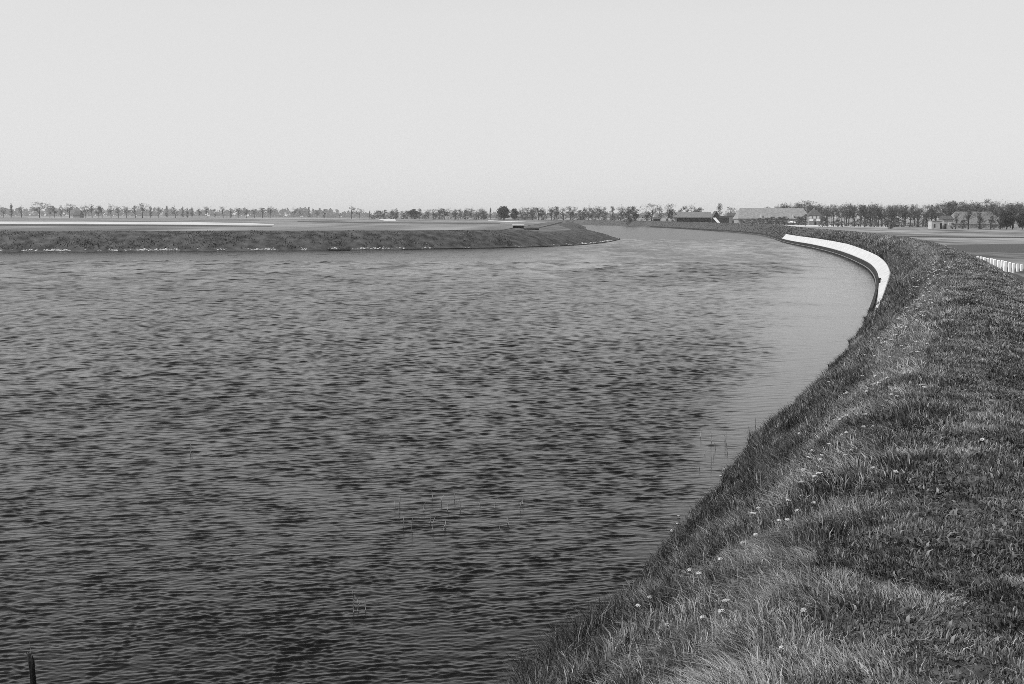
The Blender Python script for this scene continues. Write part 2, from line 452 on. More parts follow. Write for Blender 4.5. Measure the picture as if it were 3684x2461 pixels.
strip('sandy_road', [(2560,806.0),(2780,808.6),(2950,808.9),(3200,811.5)], [(2560,808.6),(2780,815.5),(2950,815.6),(3195,818.8)], 1.506, M['sand'], 'pale sandy road in front of the farm and the wood', 'road')
strip('ditch', [(3080,846),(3300,849.3),(3500,851.5),(3760,852.5)], [(3080,849.5),(3300,853.6),(3500,856),(3760,857)], 1.506, M['soil'], 'dark ditch crossing the right meadow', 'ditch')
strip('mown_strip', [(3080,838),(3300,840.5),(3760,843)], [(3080,845.5),(3300,849),(3760,852)], 1.504, M['field'], 'paler mown strip beside the meadow ditch', 'field')
strip('pale_meadow_edge', [(3290,857),(3370,859.5)], [(3290,861),(3390,866)], 1.506, M['field'], 'small pale grass patch behind the dike', 'field')
strip('rough_meadow', [(3400,880),(3760,878)], [(3440,905),(3760,912)], 1.505, M['turf'], 'darker rough grass in the right meadow', 'field')

# ------------------------------------------------------------------ white lining and tarred boarding on the bend
def sweep_bank(name, s0, s1, prof, mat, step=1.0, parent=None, taper=None, closed=True):
    ss = np.arange(s0, s1, step); n = len(ss); k = len(prof)
    V = []
    for j, s in enumerate(ss):
        u = j / (n-1)
        for (o, z) in prof:
            if taper: o, z = taper(u, o, z)
            cx = np.interp(s, RS, RC[:,0]); cy = np.interp(s, RS, RC[:,1])
            nx = np.interp(s, RS, RN[:,0]); ny = np.interp(s, RS, RN[:,1])
            V.append((cx+nx*o, cy+ny*o, z))
    F = []
    for j in range(n-1):
        for i in range(k if closed else k-1):
            a, b = j*k+i, j*k+(i+1) % k
            F.append((a, b, b+k, a+k))
    if closed:
        F.append(tuple(range(k))[::-1]); F.append(tuple((n-1)*k+i for i in range(k)))
    me = bpy.data.meshes.new(name); me.from_pydata(V, [], F); me.update()
    bm = bmesh.new(); bm.from_mesh(me); bmesh.ops.recalc_face_normals(bm, faces=bm.faces); bm.to_mesh(me); bm.free()
    return link_mesh(name, me, mat, parent)
SL0, SL1 = s_at_y(55), s_at_y(300)
def tp(u, o, z):
    f = min(1, u/0.2)          # the near end narrows away
    f2 = 0.12 + 0.88*f**1.4
    g = 0.55 + 0.45*min(1, max(0, (u-.2)/.35))
    return (0.12 + (o-0.12)*f2*(.75+.25*g), 0.3 + .42*f2 + (z-0.72)*f2*g if z > 0.72 else z*(0.45+0.55*f2))
lining = empty('bank_lining', (float(np.interp(SL0, RS, RC[:,0])), 58, 0))
tag(lining, 'bright white concrete lining curving along the bend of the right bank', 'bank lining')
def under(o, parent):
    o.parent = parent
    o.matrix_parent_inverse = Matrix.Translation(-Vector(parent.location))
    return o
sl = sweep_bank('slab', SL0, SL1, [(0.12,0.6),(0.12,0.78),(0.4,1.04),(0.7,1.36),(0.95,1.66),(1.1,1.84),(1.2,1.74),(1.3,1.1),(0.5,0.6)], M['slab'], 1.0, taper=tp)
under(sl, lining)
pb = at_y(3164, 1012, 97)
e = empty('bollard', (pb[0], 97, pb[2]-.02)); tag(e, 'short dark iron bollard on the near bend of the white lining', 'bollard')
MB().prism((0,0,-.3), (0,0,.22), .1, .085, 8).prism((0,0,.22), (0,0,.3), .13, .11, 8).build('post', M['tarred'], e)
MB().prism((-.16,0,.14), (.16,0,.14), .03, .03, 6).build('cross_pin', M['tarred'], e)
bd = sweep_bank('timber_revetment', s_at_y(70), s_at_y(700), [(-0.06,-0.6),(-0.06,0.7),(0.10,0.7),(0.10,-0.6)], M['tarred'], 2.0)
tag(bd, 'low dark tarred boarding at the waterline below the white lining', 'revetment')
rl = sweep_bank('timber_waling', s_at_y(70), s_at_y(500), [(-0.13,0.14),(-0.13,0.2),(-0.065,0.2),(-0.065,0.14)], M['tim'], 2.0)
under(rl, bd); rl.matrix_parent_inverse = Matrix.Identity(4)

# ------------------------------------------------------------------ grass
def blades(x, y, z, h, w, lx, ly, tone, bend=0.55):
    n = len(x)
    an = rng.random(n)*math.pi
    dx, dy = np.cos(an)*w*.5, np.sin(an)*w*.5
    lx = lx + rng.normal(0, .34, n); ly = ly + rng.normal(0, .34, n)
    P = np.stack([x, y, z], 1)
    W = np.stack([dx, dy, 0*dx], 1)
    m = P + np.stack([lx*h*.25, ly*h*.25, h*.55], 1)
    tp_ = P + np.stack([lx*h*bend*1.6, ly*h*bend*1.6, h*(1 - .3*np.clip(np.hypot(lx, ly), 0, 1.5))], 1)
    V = np.empty((n, 5, 3)); V[:,0] = P-W; V[:,1] = P+W; V[:,2] = m+W*.75; V[:,3] = m-W*.75; V[:,4] = tp_
    i = np.arange(n)*5
    Fq = np.stack([i, i+1, i+2, i+3], 1); Ft = np.stack([i+3, i+2, i+4], 1)
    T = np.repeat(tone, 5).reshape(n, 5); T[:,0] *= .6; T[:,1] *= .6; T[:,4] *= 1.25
    return V.reshape(-1, 3), Fq, Ft, T.ravel()
def join(parts):
    V, Q, T3, T = [], [], [], []; n = 0
    for v, q, t, a in parts:
        V.append(v); Q.append(q+n); T3.append(t+n); T.append(a); n += len(v)
    return np.concatenate(V), np.concatenate(Q), np.concatenate(T3), np.concatenate(T)
parts = []
def grass_zone(y0, y1, n, h, w, o0=0.0, o1=7.6, near=True):
    s0, s1 = s_at_y(y0), s_at_y(y1)
    s = s0 + (s1-s0)*rng.random(n); o = o0 + (o1-o0)*rng.random(n)
    x, y, z = on_dike(s, o)
    # clumps
    cl = .55*fbm(x*2.2, y*2.2) + .45*fbm(x*9, y*9); big = fbm(x*.45+31, y*.45+7)
    keep = rng.random(n) < np.clip(0.45 + 1.3*(cl-.25), 0.3, 1)
    # nothing on the lining
    fade = (s > SL0+14) & (s < SL1) & (o < np.interp(s, [SL0+14, SL0+50], [.5, 1.25]) + .12*rng.random(n))
    keep &= ~fade
    vis = (x < .47*y + 2.0) & (y > 3)
    keep &= vis
    x, y, z, o, cl, big, s = (v[keep] for v in (x, y, z, o, cl, big, s))
    m = len(x)
    edge = np.exp(-((o-3.5)/.8)**2)                 # long pale grass hanging over the crest edge
    slope = np.clip((3.1-o)/.8, 0, 1)
    hh = h*(0.65 + .75*cl + .75*edge*(.3+big) + .9*slope*(.4+.9*cl))*(.6+.8*rng.random(m))
    hh *= 1 - .38*np.clip((o-4.1)/.6, 0, 1)
    toe = np.clip((.7-o)/.7, 0, 1); hh *= (1+.35*toe)
    hh *= 1 + 1.3*np.exp(-((o-1.45)/.3)**2)*((s > SL0+20) & (s < SL1))
    tone = 0.15 + 1.5*(cl-.48) + .45*(big-.5) + .14*edge - .13*slope + .1*np.clip((9.5-y)/4, 0, 1)*(1-slope)
    straw = rng.random(m) < (.05 + .45*edge*np.clip(fbm(x*.8+5, y*.8)*3-1.2, 0, 1))
    tone = tone + straw*(.28+.25*rng.random(m)) + rng.normal(0, .12, m)
    lx = -.12 - .4*edge + 1.6*(fbm(x*3, y*3+50)-.5) + .05*slope; ly = .1 + 1.8*(fbm(x*3+80, y*3)-.5)
    parts.append(blades(x, y, z-.02, hh, w*(.6+.8*rng.random(m)), lx, ly, np.clip(tone, .02, 1)))
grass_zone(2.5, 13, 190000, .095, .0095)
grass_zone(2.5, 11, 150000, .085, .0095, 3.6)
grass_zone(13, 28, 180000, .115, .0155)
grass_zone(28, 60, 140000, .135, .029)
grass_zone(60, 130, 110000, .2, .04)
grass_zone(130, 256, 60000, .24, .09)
s = s_at_y(8) + (s_at_y(75)-s_at_y(8))*rng.random(60000)**1.5; o = -.22 + 1.0*rng.random(60000)**1.3
x, y, z = on_dike(s, o)
fr = fbm(s*.55, s*0+2.5); k = rng.random(60000) < np.clip((fr-.4)*5, 0, 1); k &= y < 75
x, y, z, o, fr = (v[k] for v in (x, y, z, o, fr)); m = len(x)
parts.append(blades(x, y, np.maximum(z, -.05), (.12+1.1*np.clip(fr-.4, 0, 1))*(.4+.9*rng.random(m)), (.006+.0005*y)*(.6+.8*rng.random(m)), -.15+rng.normal(0, .2, m), .1+0*x, np.clip(.1+rng.normal(0, .1, m), .02, 1)))
# low broad-leaved weeds between the blades
n = 70000; Yd = 4.5 + 40*rng.random(n)**1.3; s = np.interp(Yd, RC[:,1], RS); o = .4 + 6.6*rng.random(n)
x, y, z = on_dike(s, o); w_p = fbm(x*1.7+60, y*1.7+3); k = (rng.random(n) < np.clip((w_p-.42)*6, .08, 1)) & (x < .47*y+2)
x, y, z = x[k], y[k], z[k]; m = len(x)
parts.append(blades(x, y, z+.01, (.035+.0012*y)*(.5+rng.random(m)), (.016+.0006*y)*(.5+rng.random(m)), rng.normal(0, 1.2, m), rng.normal(0, 1.2, m), np.clip(.2+rng.normal(0, .16, m), .02, 1)))
# dead pale tussocks along the crest edge
n = 60000; Yd = 5 + 75*rng.random(n); s = np.interp(Yd, RC[:,1], RS); o = 3.35 + rng.normal(0, .38, n)
x, y, z = on_dike(s, o); pt_ = fbm(x*1.3+40, y*1.3+9) ; k = rng.random(n) < np.clip((pt_-.56)*9, 0, 1)
x, y, z = x[k], y[k], z[k]; m = len(x)
parts.append(blades(x, y, z+.01, (.06+.001*y)*(.4+rng.random(m)), (.009+.0007*y)*(.6+.8*rng.random(m)), rng.normal(-.6, .8, m), rng.normal(0, .9, m), np.clip(.75+rng.normal(0, .25, m), .1, 1.6)))
# far dike
s = s_at_y(256) + (s_at_y(900)-s_at_y(256))*rng.random(30000); o = .2 + 7.*rng.random(30000)
x, y, z = on_dike(s, o)
parts.append(blades(x, y, z-.05, (.16)*(.5+rng.random(len(x))), .25*(.5+rng.random(len(x))), 0*x, 0*x, np.clip(.08+.22*np.clip((o-2.8)/1, 0, 1)+.4*(fbm(x*.1, y*.1)-.5)+rng.normal(0, .05, len(x)), .02, 1)))
V, Q, T3, T = join(parts)
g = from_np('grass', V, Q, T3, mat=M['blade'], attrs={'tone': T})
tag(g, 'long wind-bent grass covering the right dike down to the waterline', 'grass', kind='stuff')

# rough growth on the opposite bank
n = 46000
s = left_s(-150); i1 = int(np.argmax(LC[:,1] > 620))
s = s + (LS[i1]-s)*rng.random(n); o = 1.0 + 9.6*rng.random(n)
x, y, z = on_left(s, o)
cl = fbm(x*.35, y*.35); k = rng.random(n) < np.clip((cl-.3)*3, .08, 1)
x, y, z, o, cl = (v[k] for v in (x, y, z, o, cl)); m = len(x)
V, Q, T3, T = join([blades(x, y, z-.05, np.where(x > 0, .3, 1)*(.1+.5*cl)*(.4+rng.random(m))*np.clip(1.25-o/10, .15, 1), .13*(.5+rng.random(m)), -.3+0*x, 0*x, np.clip(.12+.7*(fbm(x*.12+5, y*.5)-.5)+rng.normal(0, .06, m), .02, 1))])
tag(from_np('bank_vegetation', V, Q, T3, mat=M['blade'], attrs={'tone': T}), 'dark tangled weeds on the slope of the opposite bank', 'weeds', kind='stuff')

# ------------------------------------------------------------------ stones
def stone_mesh(seed, r=1.0):
    q = random.Random(seed); bm = bmesh.new(); bmesh.ops.create_icosphere(bm, subdivisions=2, radius=r)
    sx, sy, sz = q.uniform(.8, 1.3), q.uniform(.7, 1.1), q.uniform(.4, .65)
    for v in bm.verts:
        k = 1 + .22*math.sin(v.co.x*4+seed) * math.cos(v.co.y*5+seed*2) + q.uniform(-.06, .06)
        v.co = Vector((v.co.x*sx, v.co.y*sy, v.co.z*sz))*k
    me = bpy.data.meshes.new('stone'); bm.to_mesh(me); bm.free(); me.materials.append(M['stone']); return me
SM = [stone_mesh(k) for k in range(5)]
def add_stone(x, y, z, r, label, group):
    o = bpy.data.objects.new('stone', SM[rnd.randrange(5)]); col.objects.link(o)
    o.location = (x, y, z); o.scale = (r, r, r); o.rotation_euler = (rnd.uniform(-.2,.2), rnd.uniform(-.2,.2), rnd.uniform(0, 6.3))
    tag(o, label, 'stone', group); return o
for (px, py, r) in [(2590,1690,.09),(2615,1698,.08),(2602,1720,.1),(2630,1725,.07),(2575,1712,.06),(2612,1745,.07),(2595,1758,.08),(2622,1768,.05),(2640,1705,.05),(2575,1735,.05)]:
    x, y, z = at_z(px, py, 0.06)
    add_stone(x+.12, y, z, r*.62, 'pale stone in the rubble heap where the grass meets the rippled water', 'rubble stones at the near waterline')
for (px, py, r) in [(2425,1852,.06),(2418,1880,.05),(2400,1905,.07),(2428,1915,.05)]:
    x, y, z = at_z(px, py, 0.05)
    add_stone(x+.1, y, z-.02, r*.6, 'small pale stone in the water edge below the rubble heap', 'pale stones just below the rubble heap')
# pale rubble line at the foot of the opposite bank
n = 5200; s0_ = left_s(-110); s1_ = float(LS[int(np.argmax(LC[:,0] > 26))])
s = s0_ + (s1_-s0_)*rng.random(n); o = .15 + .85*rng.random(n)**1.3
xx = np.interp(s, LS, LC[:,0])
k = rng.random(n) < np.clip((fbm(xx*.5+3, o*0)-.5)*5, .02, 1)*np.interp(xx, [-90,-50,-20,26],[1,.7,.25,.2])
s, o = s[k], o[k]; x, y, z = on_left(s, o); m = len(x)
base = np.array([(1,0,0),(-.5,.8,0),(-.6,-.7,0),(0,0,.8),(.6,.7,.15)])
r = .05 + .16*rng.random(m)**1.5
V = (np.stack([x, y, z+.02], 1)[:,None,:] + base[None]*r[:,None,None]*np.array([1.6,1,1])).reshape(-1, 3)
i = np.arange(m)*5
Ft = np.concatenate([np.stack([i, i+4, i+3], 1), np.stack([i+4, i+1, i+3], 1), np.stack([i+1, i+2, i+3], 1), np.stack([i+2, i, i+3], 1)])
tag(from_np('rubble', V, None, Ft, mat=M['rubble']), 'broken line of pale rubble at the foot of the opposite bank', 'rubble', kind='stuff')
# timber edge along the far waterline
ss = np.arange(left_s(-20), float(LS[int(np.argmax(LC[:,1] > 330))]), 2.0)
Vv, Ff = [], []
for j, s in enumerate(ss):
    for (o, z) in ((-.25,-.4),(-.25,.12),(-.1,.12),(-.1,-.4)):
        x, y, _ = on_left(np.array([s]), np.array([o])); Vv.append((x[0], y[0], z))
for j in range(len(ss)-1):
    for i in range(4):
        a, b = j*4+i, j*4+(i+1) % 4; Ff.append((a, b, b+4, a+4))
Ff += [(0,1,2,3), tuple(len(Vv)-4+i for i in (3,2,1,0))]
tag(MB().poly(Vv, Ff).build('timber_edging', M['tarred']), 'thin dark timber edging along the waterline of the opposite bank', 'edging')

# ------------------------------------------------------------------ flowers
def flower(seed):
    q = random.Random(seed)
    st, hd = MB(), MB(); h = q.uniform(.09,.17)
    c = Vector((q.uniform(-.04,.01), q.uniform(-.02,.02), h))
    st.prism((0,0,-.03), c*.55, .004, .003, 4).prism(c*.55, c, .003, .0025, 4)
    for k in range(5):
        an = q.uniform(0, 6.3); l = q.uniform(.06,.11)
        d = Vector((math.cos(an), math.sin(an), 0)); e = Vector((-d.y, d.x, 0))*.008
        st.poly([Vector((0,0,0)), d*l*.5+e+Vector((0,0,.05)), d*l+Vector((0,0,.03)), d*l*.5-e+Vector((0,0,.05))], [(0,1,2,3)])
    rx, ry, rz = q.uniform(.013,.028), q.uniform(.011,.02), q.uniform(.006,.012)
    bm = bmesh.new(); bmesh.ops.create_icosphere(bm, subdivisions=3, radius=1)
    for v in bm.verts:
        k = 1 + .22*math.sin(v.co.x*9+seed)*math.sin(v.co.y*8-seed)*math.cos(v.co.z*6) + q.uniform(-.3,.3)
        v.co = c + Vector((v.co.x*rx, v.co.y*ry, v.co.z*rz))*k
    me = bpy.data.meshes.new('flower_head'); bm.to_mesh(me); bm.free()
    return st.mesh('stem'), me
fm = []
for k in range(7):
    a, b = flower(k); a.materials.append(M['turf']); b.materials.append(M['petal']); fm.append((a, b))
def add_flower(x, y, z, sc, label, group):
    e = empty('wild_flower', (x, y, z), rnd.uniform(0, 6.3)); e.scale = (sc, sc, sc)
    a, b = fm[rnd.randrange(7)]
    for nm, me_ in (('stem', a), ('flower_head', b)):
        o = bpy.data.objects.new(nm, me_); col.objects.link(o); o.parent = e
    tag(e, label, 'flower', group)
def on_surface(px, py):       # pixel to the dike surface by marching down the ray
    v = ray(px, py); v = v/v[1]
    for Yd in np.concatenate([np.arange(4, 40, .05), np.arange(40, 130, .3)]):
        X, Z = v[0]*Yd, EYE + v[2]*Yd
        dd = (RC[:,0]-X)**2 + (RC[:,1]-Yd)**2; i = int(dd.argmin())
        o = (X-RC[i,0])*RN[i,0] + (Yd-RC[i,1])*RN[i,1]
        if Z <= dike_z(np.array(o), X, Yd): return float(X), float(Yd), float(dike_z(np.array(o), X, Yd))
    return None
fl = [(2630,2298),(2580,2285),(2810,1812),(2925,1860),(2895,1815),(2835,1855),(2870,1888),(2825,1905),(2965,1745),(2945,1755),(3010,1530),(3030,1545),(3050,1530),(3060,1518),(3020,1555),(3110,1525),(3070,1505),(3100,1560),(3155,1430),(3170,1405),(3140,1390),(3120,1425),(3145,1310),(3160,1315),(3195,1275),(3210,1285),(3170,1260),(3240,1225),(3260,1205),(3225,1190),(3235,1150),(3270,1130),(3290,1090),(3275,1075),(3300,1060),(3310,1010),(3285,1015),(3305,1028),(3290,935),(3300,940),(3525,1632),(2950,1700),(3220,1750),(3060,1650),(2875,1690),(3010,1388),(2980,1400),(3340,1250),(3300,1300)]
for (px, py) in fl:
    p = on_surface(px, py + 16)
    if not p or p[2] < 1.0: continue
    far_ = p[1]
    if (px, py) == (2630,2298): lab, gr, sc = 'big lone white flower head in the long grass at the bottom of the picture', None, 1.3
    elif (px, py) == (3525,1632): lab, gr, sc = 'single white flower head alone in the short dark grass on the right', None, 1.5
    else: lab, gr, sc = 'small white flower head in the pale line along the crest edge of the dike', 'white flowers along the crest edge', 1.0 + far_/35
    add_flower(p[0], p[1], p[2]-.01, sc, lab, gr)
for k in range(170):
    Yd = 7 + 60*rnd.random()**1.1; s = s_at_y(Yd); o = 3.3 + rnd.gauss(0, .4) + .5*math.sin(Yd*.9)*math.sin(Yd*.23)
    x, y, z = on_dike(np.array([s]), np.array([o]))
    add_flower(float(x[0]), float(y[0]), float(z[0])-.01, .8 + Yd/32, 'small white flower head in the pale line along the crest edge of the dike', 'white flowers along the crest edge')

# ------------------------------------------------------------------ mooring stake and reeds in the water
p = at_z(120, 2560, 0); pt = at_y(121, 2352, p[1])
st = empty('wooden_stake', (p[0], p[1], 0))
tag(st, 'dark weathered wooden stake standing in the water at the lower left', 'stake')
m = MB(); H = pt[2]; q = random.Random(3)
rs = [.036,.034,.037,.033,.034,.031,.036,.026]; zz = [-.8, -.2, .1, .25, .4, .55, .8, 1]
zz = [-.8, -.2] + [H*k for k in (.1,.3,.5,.7,.88,1)]
prev = None
N = 9
for k, (z, r) in enumerate(zip(zz, rs)):
    cx_ = .012*math.sin(z*5); ring_ = []
    for i in range(N):
        an = 2*math.pi*i/N; rr = r*(1+.16*math.sin(3*an+z*4)+q.uniform(-.06,.06))
        m.v.append((cx_+rr*math.cos(an) - (.012 if k == 7 else 0), rr*math.sin(an), z + (q.uniform(-.03,.02) if k == 7 else 0))); ring_.append(len(m.v)-1)
    if prev:
        for i in range(N): m.f.append((prev[i], prev[(i+1)%N], ring_[(i+1)%N], ring_[i]))
    prev = ring_
m.f.append(tuple(prev))
m.build('post', M['tarred'], st)
m = MB().prism((-.03,0,H*.86), (-.055,0,H+.03), .012, .004, 5).prism((-.035,.0,H*.8),(-.028,0,H+.02), .01, .006, 5)
m.build('splinter', M['tarred'], st)
rd = empty('reed', (p[0]-.05, p[1]-.02, 0)); tag(rd, 'single thin pale reed leaning against the dark stake', 'reed')
tpz = at_y(106, 2292, p[1])
MB().prism((.02,0,-.1), (tpz[0]-p[0]+.08, 0, H*.9), .005, .004, 4).prism((tpz[0]-p[0]+.08, 0, H*.9), (tpz[0]-p[0]+.05, 0, tpz[2]), .004, .002, 4).build('stem', M['wreed'], rd)

def reed_patch(pxs, label):
    c = at_z(*pxs[0], 0); e = empty('reed_clump', (c[0], c[1], 0)); tag(e, label, 'reeds')
    for (px, py) in pxs:
        m = MB()
        b = at_z(px, py, 0); h = rnd.uniform(.05,.2)*(.7+b[1]/30)
        lx = rnd.uniform(-.06,.06); w_ = .0035*(.6+b[1]/18)
        x0, y0 = b[0]-c[0], b[1]-c[1]
        m.prism((x0,y0,-.05), (x0+lx*.4,y0,h*.6), w_, w_*.9, 4).prism((x0+lx*.4,y0,h*.6), (x0+lx*1.3,y0+rnd.uniform(-.03,.03),h), w_*.9, w_*.3, 4)
        if rnd.random() < .4:
            m.prism((x0+lx*.3,y0,h*.5), (x0+lx*.3-.08,y0,h*.62), w_*.7, w_*.3, 4)
        m.build('stem', M['wreed'], e)
reed_patch([(1540+rnd.uniform(-120,380), 1850+rnd.uniform(-60,60)) for _ in range(22)], 'scattered thin reed stems standing in the middle of the rippled water')
reed_patch([(1300+rnd.uniform(-50,60), 2190+rnd.uniform(-25,20)) for _ in range(7)], 'few short pale reed stems in the dark near water')
reed_patch([(2560+rnd.uniform(-60,60), 1640+rnd.uniform(-70,50)) for _ in range(12)], 'thin reed stems in the shallows beside the rubble heap')
reed_patch([(2720+rnd.uniform(-25,30), 1560+rnd.uniform(-40,40)) for _ in range(9)], 'thin reed stems close to the grass above the rubble heap')
reed_patch([(690,1625),(685,1632)], 'pair of short reeds alone in the left part of the water')

# ------------------------------------------------------------------ white posts behind the dike
def ground_right(X, Y):
    i = int(((RC[:,0]-X)**2 + (RC[:,1]-Y)**2).argmin())
    return float(dike_z(np.array((X-RC[i,0])*RN[i,0] + (Y-RC[i,1])*RN[i,1]), X, Y))
PX = [3675, 3661, 3646, 3633, 3617, 3606, 3593, 3579, 3567, 3554, 3542, 3530, 3518]
PY = [951, 948.5, 946, 943.5, 939.5, 937, 935, 932.5, 930, 928.5, 926, 923, 920.5]
for k, (px, py) in enumerate(zip(PX, PY)):
    v = ray(px, py); v = v/v[1]
    Ys = np.arange(40, 160, .2)
    cl_ = np.array([EYE + v[2]*Y - ground_right(v[0]*Y, Y) for Y in Ys])
    i0 = int(np.argmax(cl_ < .9)); i1_ = i0 + int(cl_[i0:i0+200].argmin())
    Y = float(max(61 + 1.5*k, Ys[i1_] + 1.5)); top = at_y(px, py, Y)
    m = MB(); h = min(2.4, max(.6, top[2] - ground_right(top[0], Y) + .12)); w_ = .072; ch = .02
    m.box(-w_, w_, -w_, w_, 0, h-.05)
    m.poly([(-w_,-w_,h-.05),(w_,-w_,h-.05),(w_,w_,h-.05),(-w_,w_,h-.05),(-w_+ch,-w_+ch,h),(w_-ch,-w_+ch,h),(w_-ch,w_-ch,h),(-w_+ch,w_-ch,h)], [(0,1,5,4),(1,2,6,5),(2,3,7,6),(3,0,4,7),(4,5,6,7)])
    o = m.build('marker_post', M['white'])
    o.location = (top[0], Y, top[2]-h)
    tag(o, 'nearest white roadside post at the right edge of the picture' if k == 0 else ('farthest white roadside post just peeping over the dike edge' if k == 12 else 'white roadside post in the middle of the row half hidden by the dike edge'), 'post', 'white posts behind the dike')

# ------------------------------------------------------------------ trees
def leaf_cloud(q, centres, n, size, flat=0.0):
    V, F, T = [], [], []
    for k in range(n):
        c, r, t = centres[q.randrange(len(centres))]
        d = Vector((q.gauss(0,1), q.gauss(0,1), q.gauss(0,1)))
        d = d.normalized()*(q.random()**.5)*r
        p = Vector(c) + d
        s_ = size*q.uniform(.5,1.4)
        a = Vector((q.gauss(0,1), q.gauss(0,1), q.gauss(0,1))).normalized(); b = a.cross(Vector((q.gauss(0,1), q.gauss(0,1), q.gauss(0,1)))).normalized()
        a = a.cross(b)
        i = len(V)
        V += [p-a*s_, p-b*s_*.55, p+a*s_, p+b*s_*.55]; F.append((i,i+1,i+2,i+3)); T += [min(1, max(0, t + q.gauss(0,.12)))]*4
    return V, F, T
def crown_mesh(V, F, T, mat):
    me = bpy.data.meshes.new('crown'); me.from_pydata([tuple(v) for v in V], [], F); me.update()
    at = me.attributes.new('tone', 'FLOAT', 'POINT'); at.data.foreach_set('value', np.array(T, dtype=np.float32)); me.materials.append(mat); return me
def make_tree(seed, spread=3.2, base=3.0, leaves=500, lsize=.2, twigs=900, mat='leaf', clump=.8, trunk_r=.28, limbs=11):
    """10 m tree: trunk with limbs reaching into an uneven egg-shaped crown, twigs and leaf clumps on them"""
    q = random.Random(seed); tr = MB(); ends = []
    lean = Vector((q.uniform(-.6,.6), q.uniform(-.6,.6), 0)); fork = q.uniform(6.2,7.6)
    ax = [Vector((0,0,-.2)), lean*.2+Vector((0,0,base)), lean*.7+Vector((0,0,(base+fork)/2)), lean+Vector((0,0,fork))]
    rr = [trunk_r, trunk_r*.8, trunk_r*.6, trunk_r*.35]
    for k in range(3): tr.prism(ax[k], ax[k+1], rr[k], rr[k+1], 6)
    cz = (base+10)/2 + .3; rz = (10-base)/2
    lob = [q.uniform(.65,1.15) for _ in range(6)]
    def target(up=None):
        an = q.uniform(0, 6.283); f = q.uniform(-.75, 1) if up is None else up
        w_ = spread*math.sqrt(max(.04, 1-abs(f)**2.2))*lob[int(an/6.283*6) % 6]*(.9 if f > 0 else .8)
        r_ = w_*q.random()**.4
        return Vector((math.cos(an)*r_, math.sin(an)*r_, cz + f*rz*q.uniform(.85,1))) + lean
    def limb(a, b, r, lv):
        d = b-a; mid = a + d*.5 + Vector((q.gauss(0,.1), q.gauss(0,.1), -.06))*d.length
        tr.prism(a, mid, r, r*.75, 4 if lv == 0 else 3).prism(mid, b, r*.75, r*.3, 4 if lv == 0 else 3)
        ends.append(b); ends.append(mid+d*.25)
        if lv < 2:
            for k in range(4 if lv == 0 else 3):
                p = mid + (b-mid)*q.uniform(0,.9)
                t = b + Vector((q.gauss(0,1), q.gauss(0,1), q.gauss(.3,.8)))*(d.length*.3)
                if t.z > base*.8: limb(p, t, r*.45, lv+1)
    for k in range(limbs):
        f = k/(limbs-1); a = ax[1] + (ax[3]-ax[1])*(.0+f*.98)
        limb(a, target(-.7+1.6*f+q.uniform(-.15,.15)), trunk_r*(.42-.2*f), 0)
    k = 10/max(p.z for p in ends)
    V, F, T = [], [], []
    for _ in range(twigs):
        p = ends[q.randrange(len(ends))]
        d = Vector((q.gauss(0,1), q.gauss(0,1), q.gauss(.4,.8))).normalized(); l = q.uniform(.35,.95); w_ = d.cross(Vector((q.gauss(0,1),q.gauss(0,1),q.gauss(0,1)))).normalized()*.033
        i = len(V); V += [p-w_, p+w_, p+d*l]; F.append((i,i+1,i+2)); T += [.3]*3
    cs = [(t, clump*q.uniform(.5,1.3), q.uniform(.15,.75)) for t in ends]
    cs = q.sample(cs, max(3, int(len(cs)*.6)))
    if leaves:
        v, f, t = leaf_cloud(q, cs, leaves, lsize)
        n = len(V); V += v; F += [tuple(a+n for a in ff) for ff in f]; T += t
    V = [Vector(v)*k for v in V]
    tm = MB(); tm.v = [tuple(Vector(v)*k) for v in tr.v]; tm.f = tr.f
    me = tm.mesh('trunk'); me.materials.append(M['bark'])
    return me, crown_mesh(V, F, T, M[mat])
def make_narrow(seed, wid=.9, leaves=900, mat='leaf', cone=False, lsize=.2, base=1.2):
    q = random.Random(seed); tr = MB()
    tr.prism((0,0,-.2), (0,0,6), .2, .1, 6).prism((0,0,6), (.05,0,9.8), .1, .02, 5)
    for k in range(26):
        z = q.uniform(1.5, 8.5); an = q.uniform(0,6.28)
        w_ = wid*(1-(z/10)**(1 if cone else 3))
        tr.prism((0,0,z), (math.cos(an)*w_, math.sin(an)*w_, z+(.1 if cone else 1.2)), .045, .01, 3)
    cs = []
    for k in range(34):
        z = base + (9.9-base)*q.random(); f = (z-base)/(9.9-base)
        w_ = wid*((1-f)**.8 if cone else math.sin(math.pi*min(1,.15+f*.8))**.6)
        an = q.uniform(0,6.28); rr = w_*q.random()**.6
        cs.append(((math.cos(an)*rr, math.sin(an)*rr, z), .45*wid+.12, q.uniform(.1,.7)))
    V, F, T = leaf_cloud(q, cs, leaves, lsize)
    me = tr.mesh('trunk'); me.materials.append(M['bark'])
    return me, crown_mesh(V, F, T, M[mat])
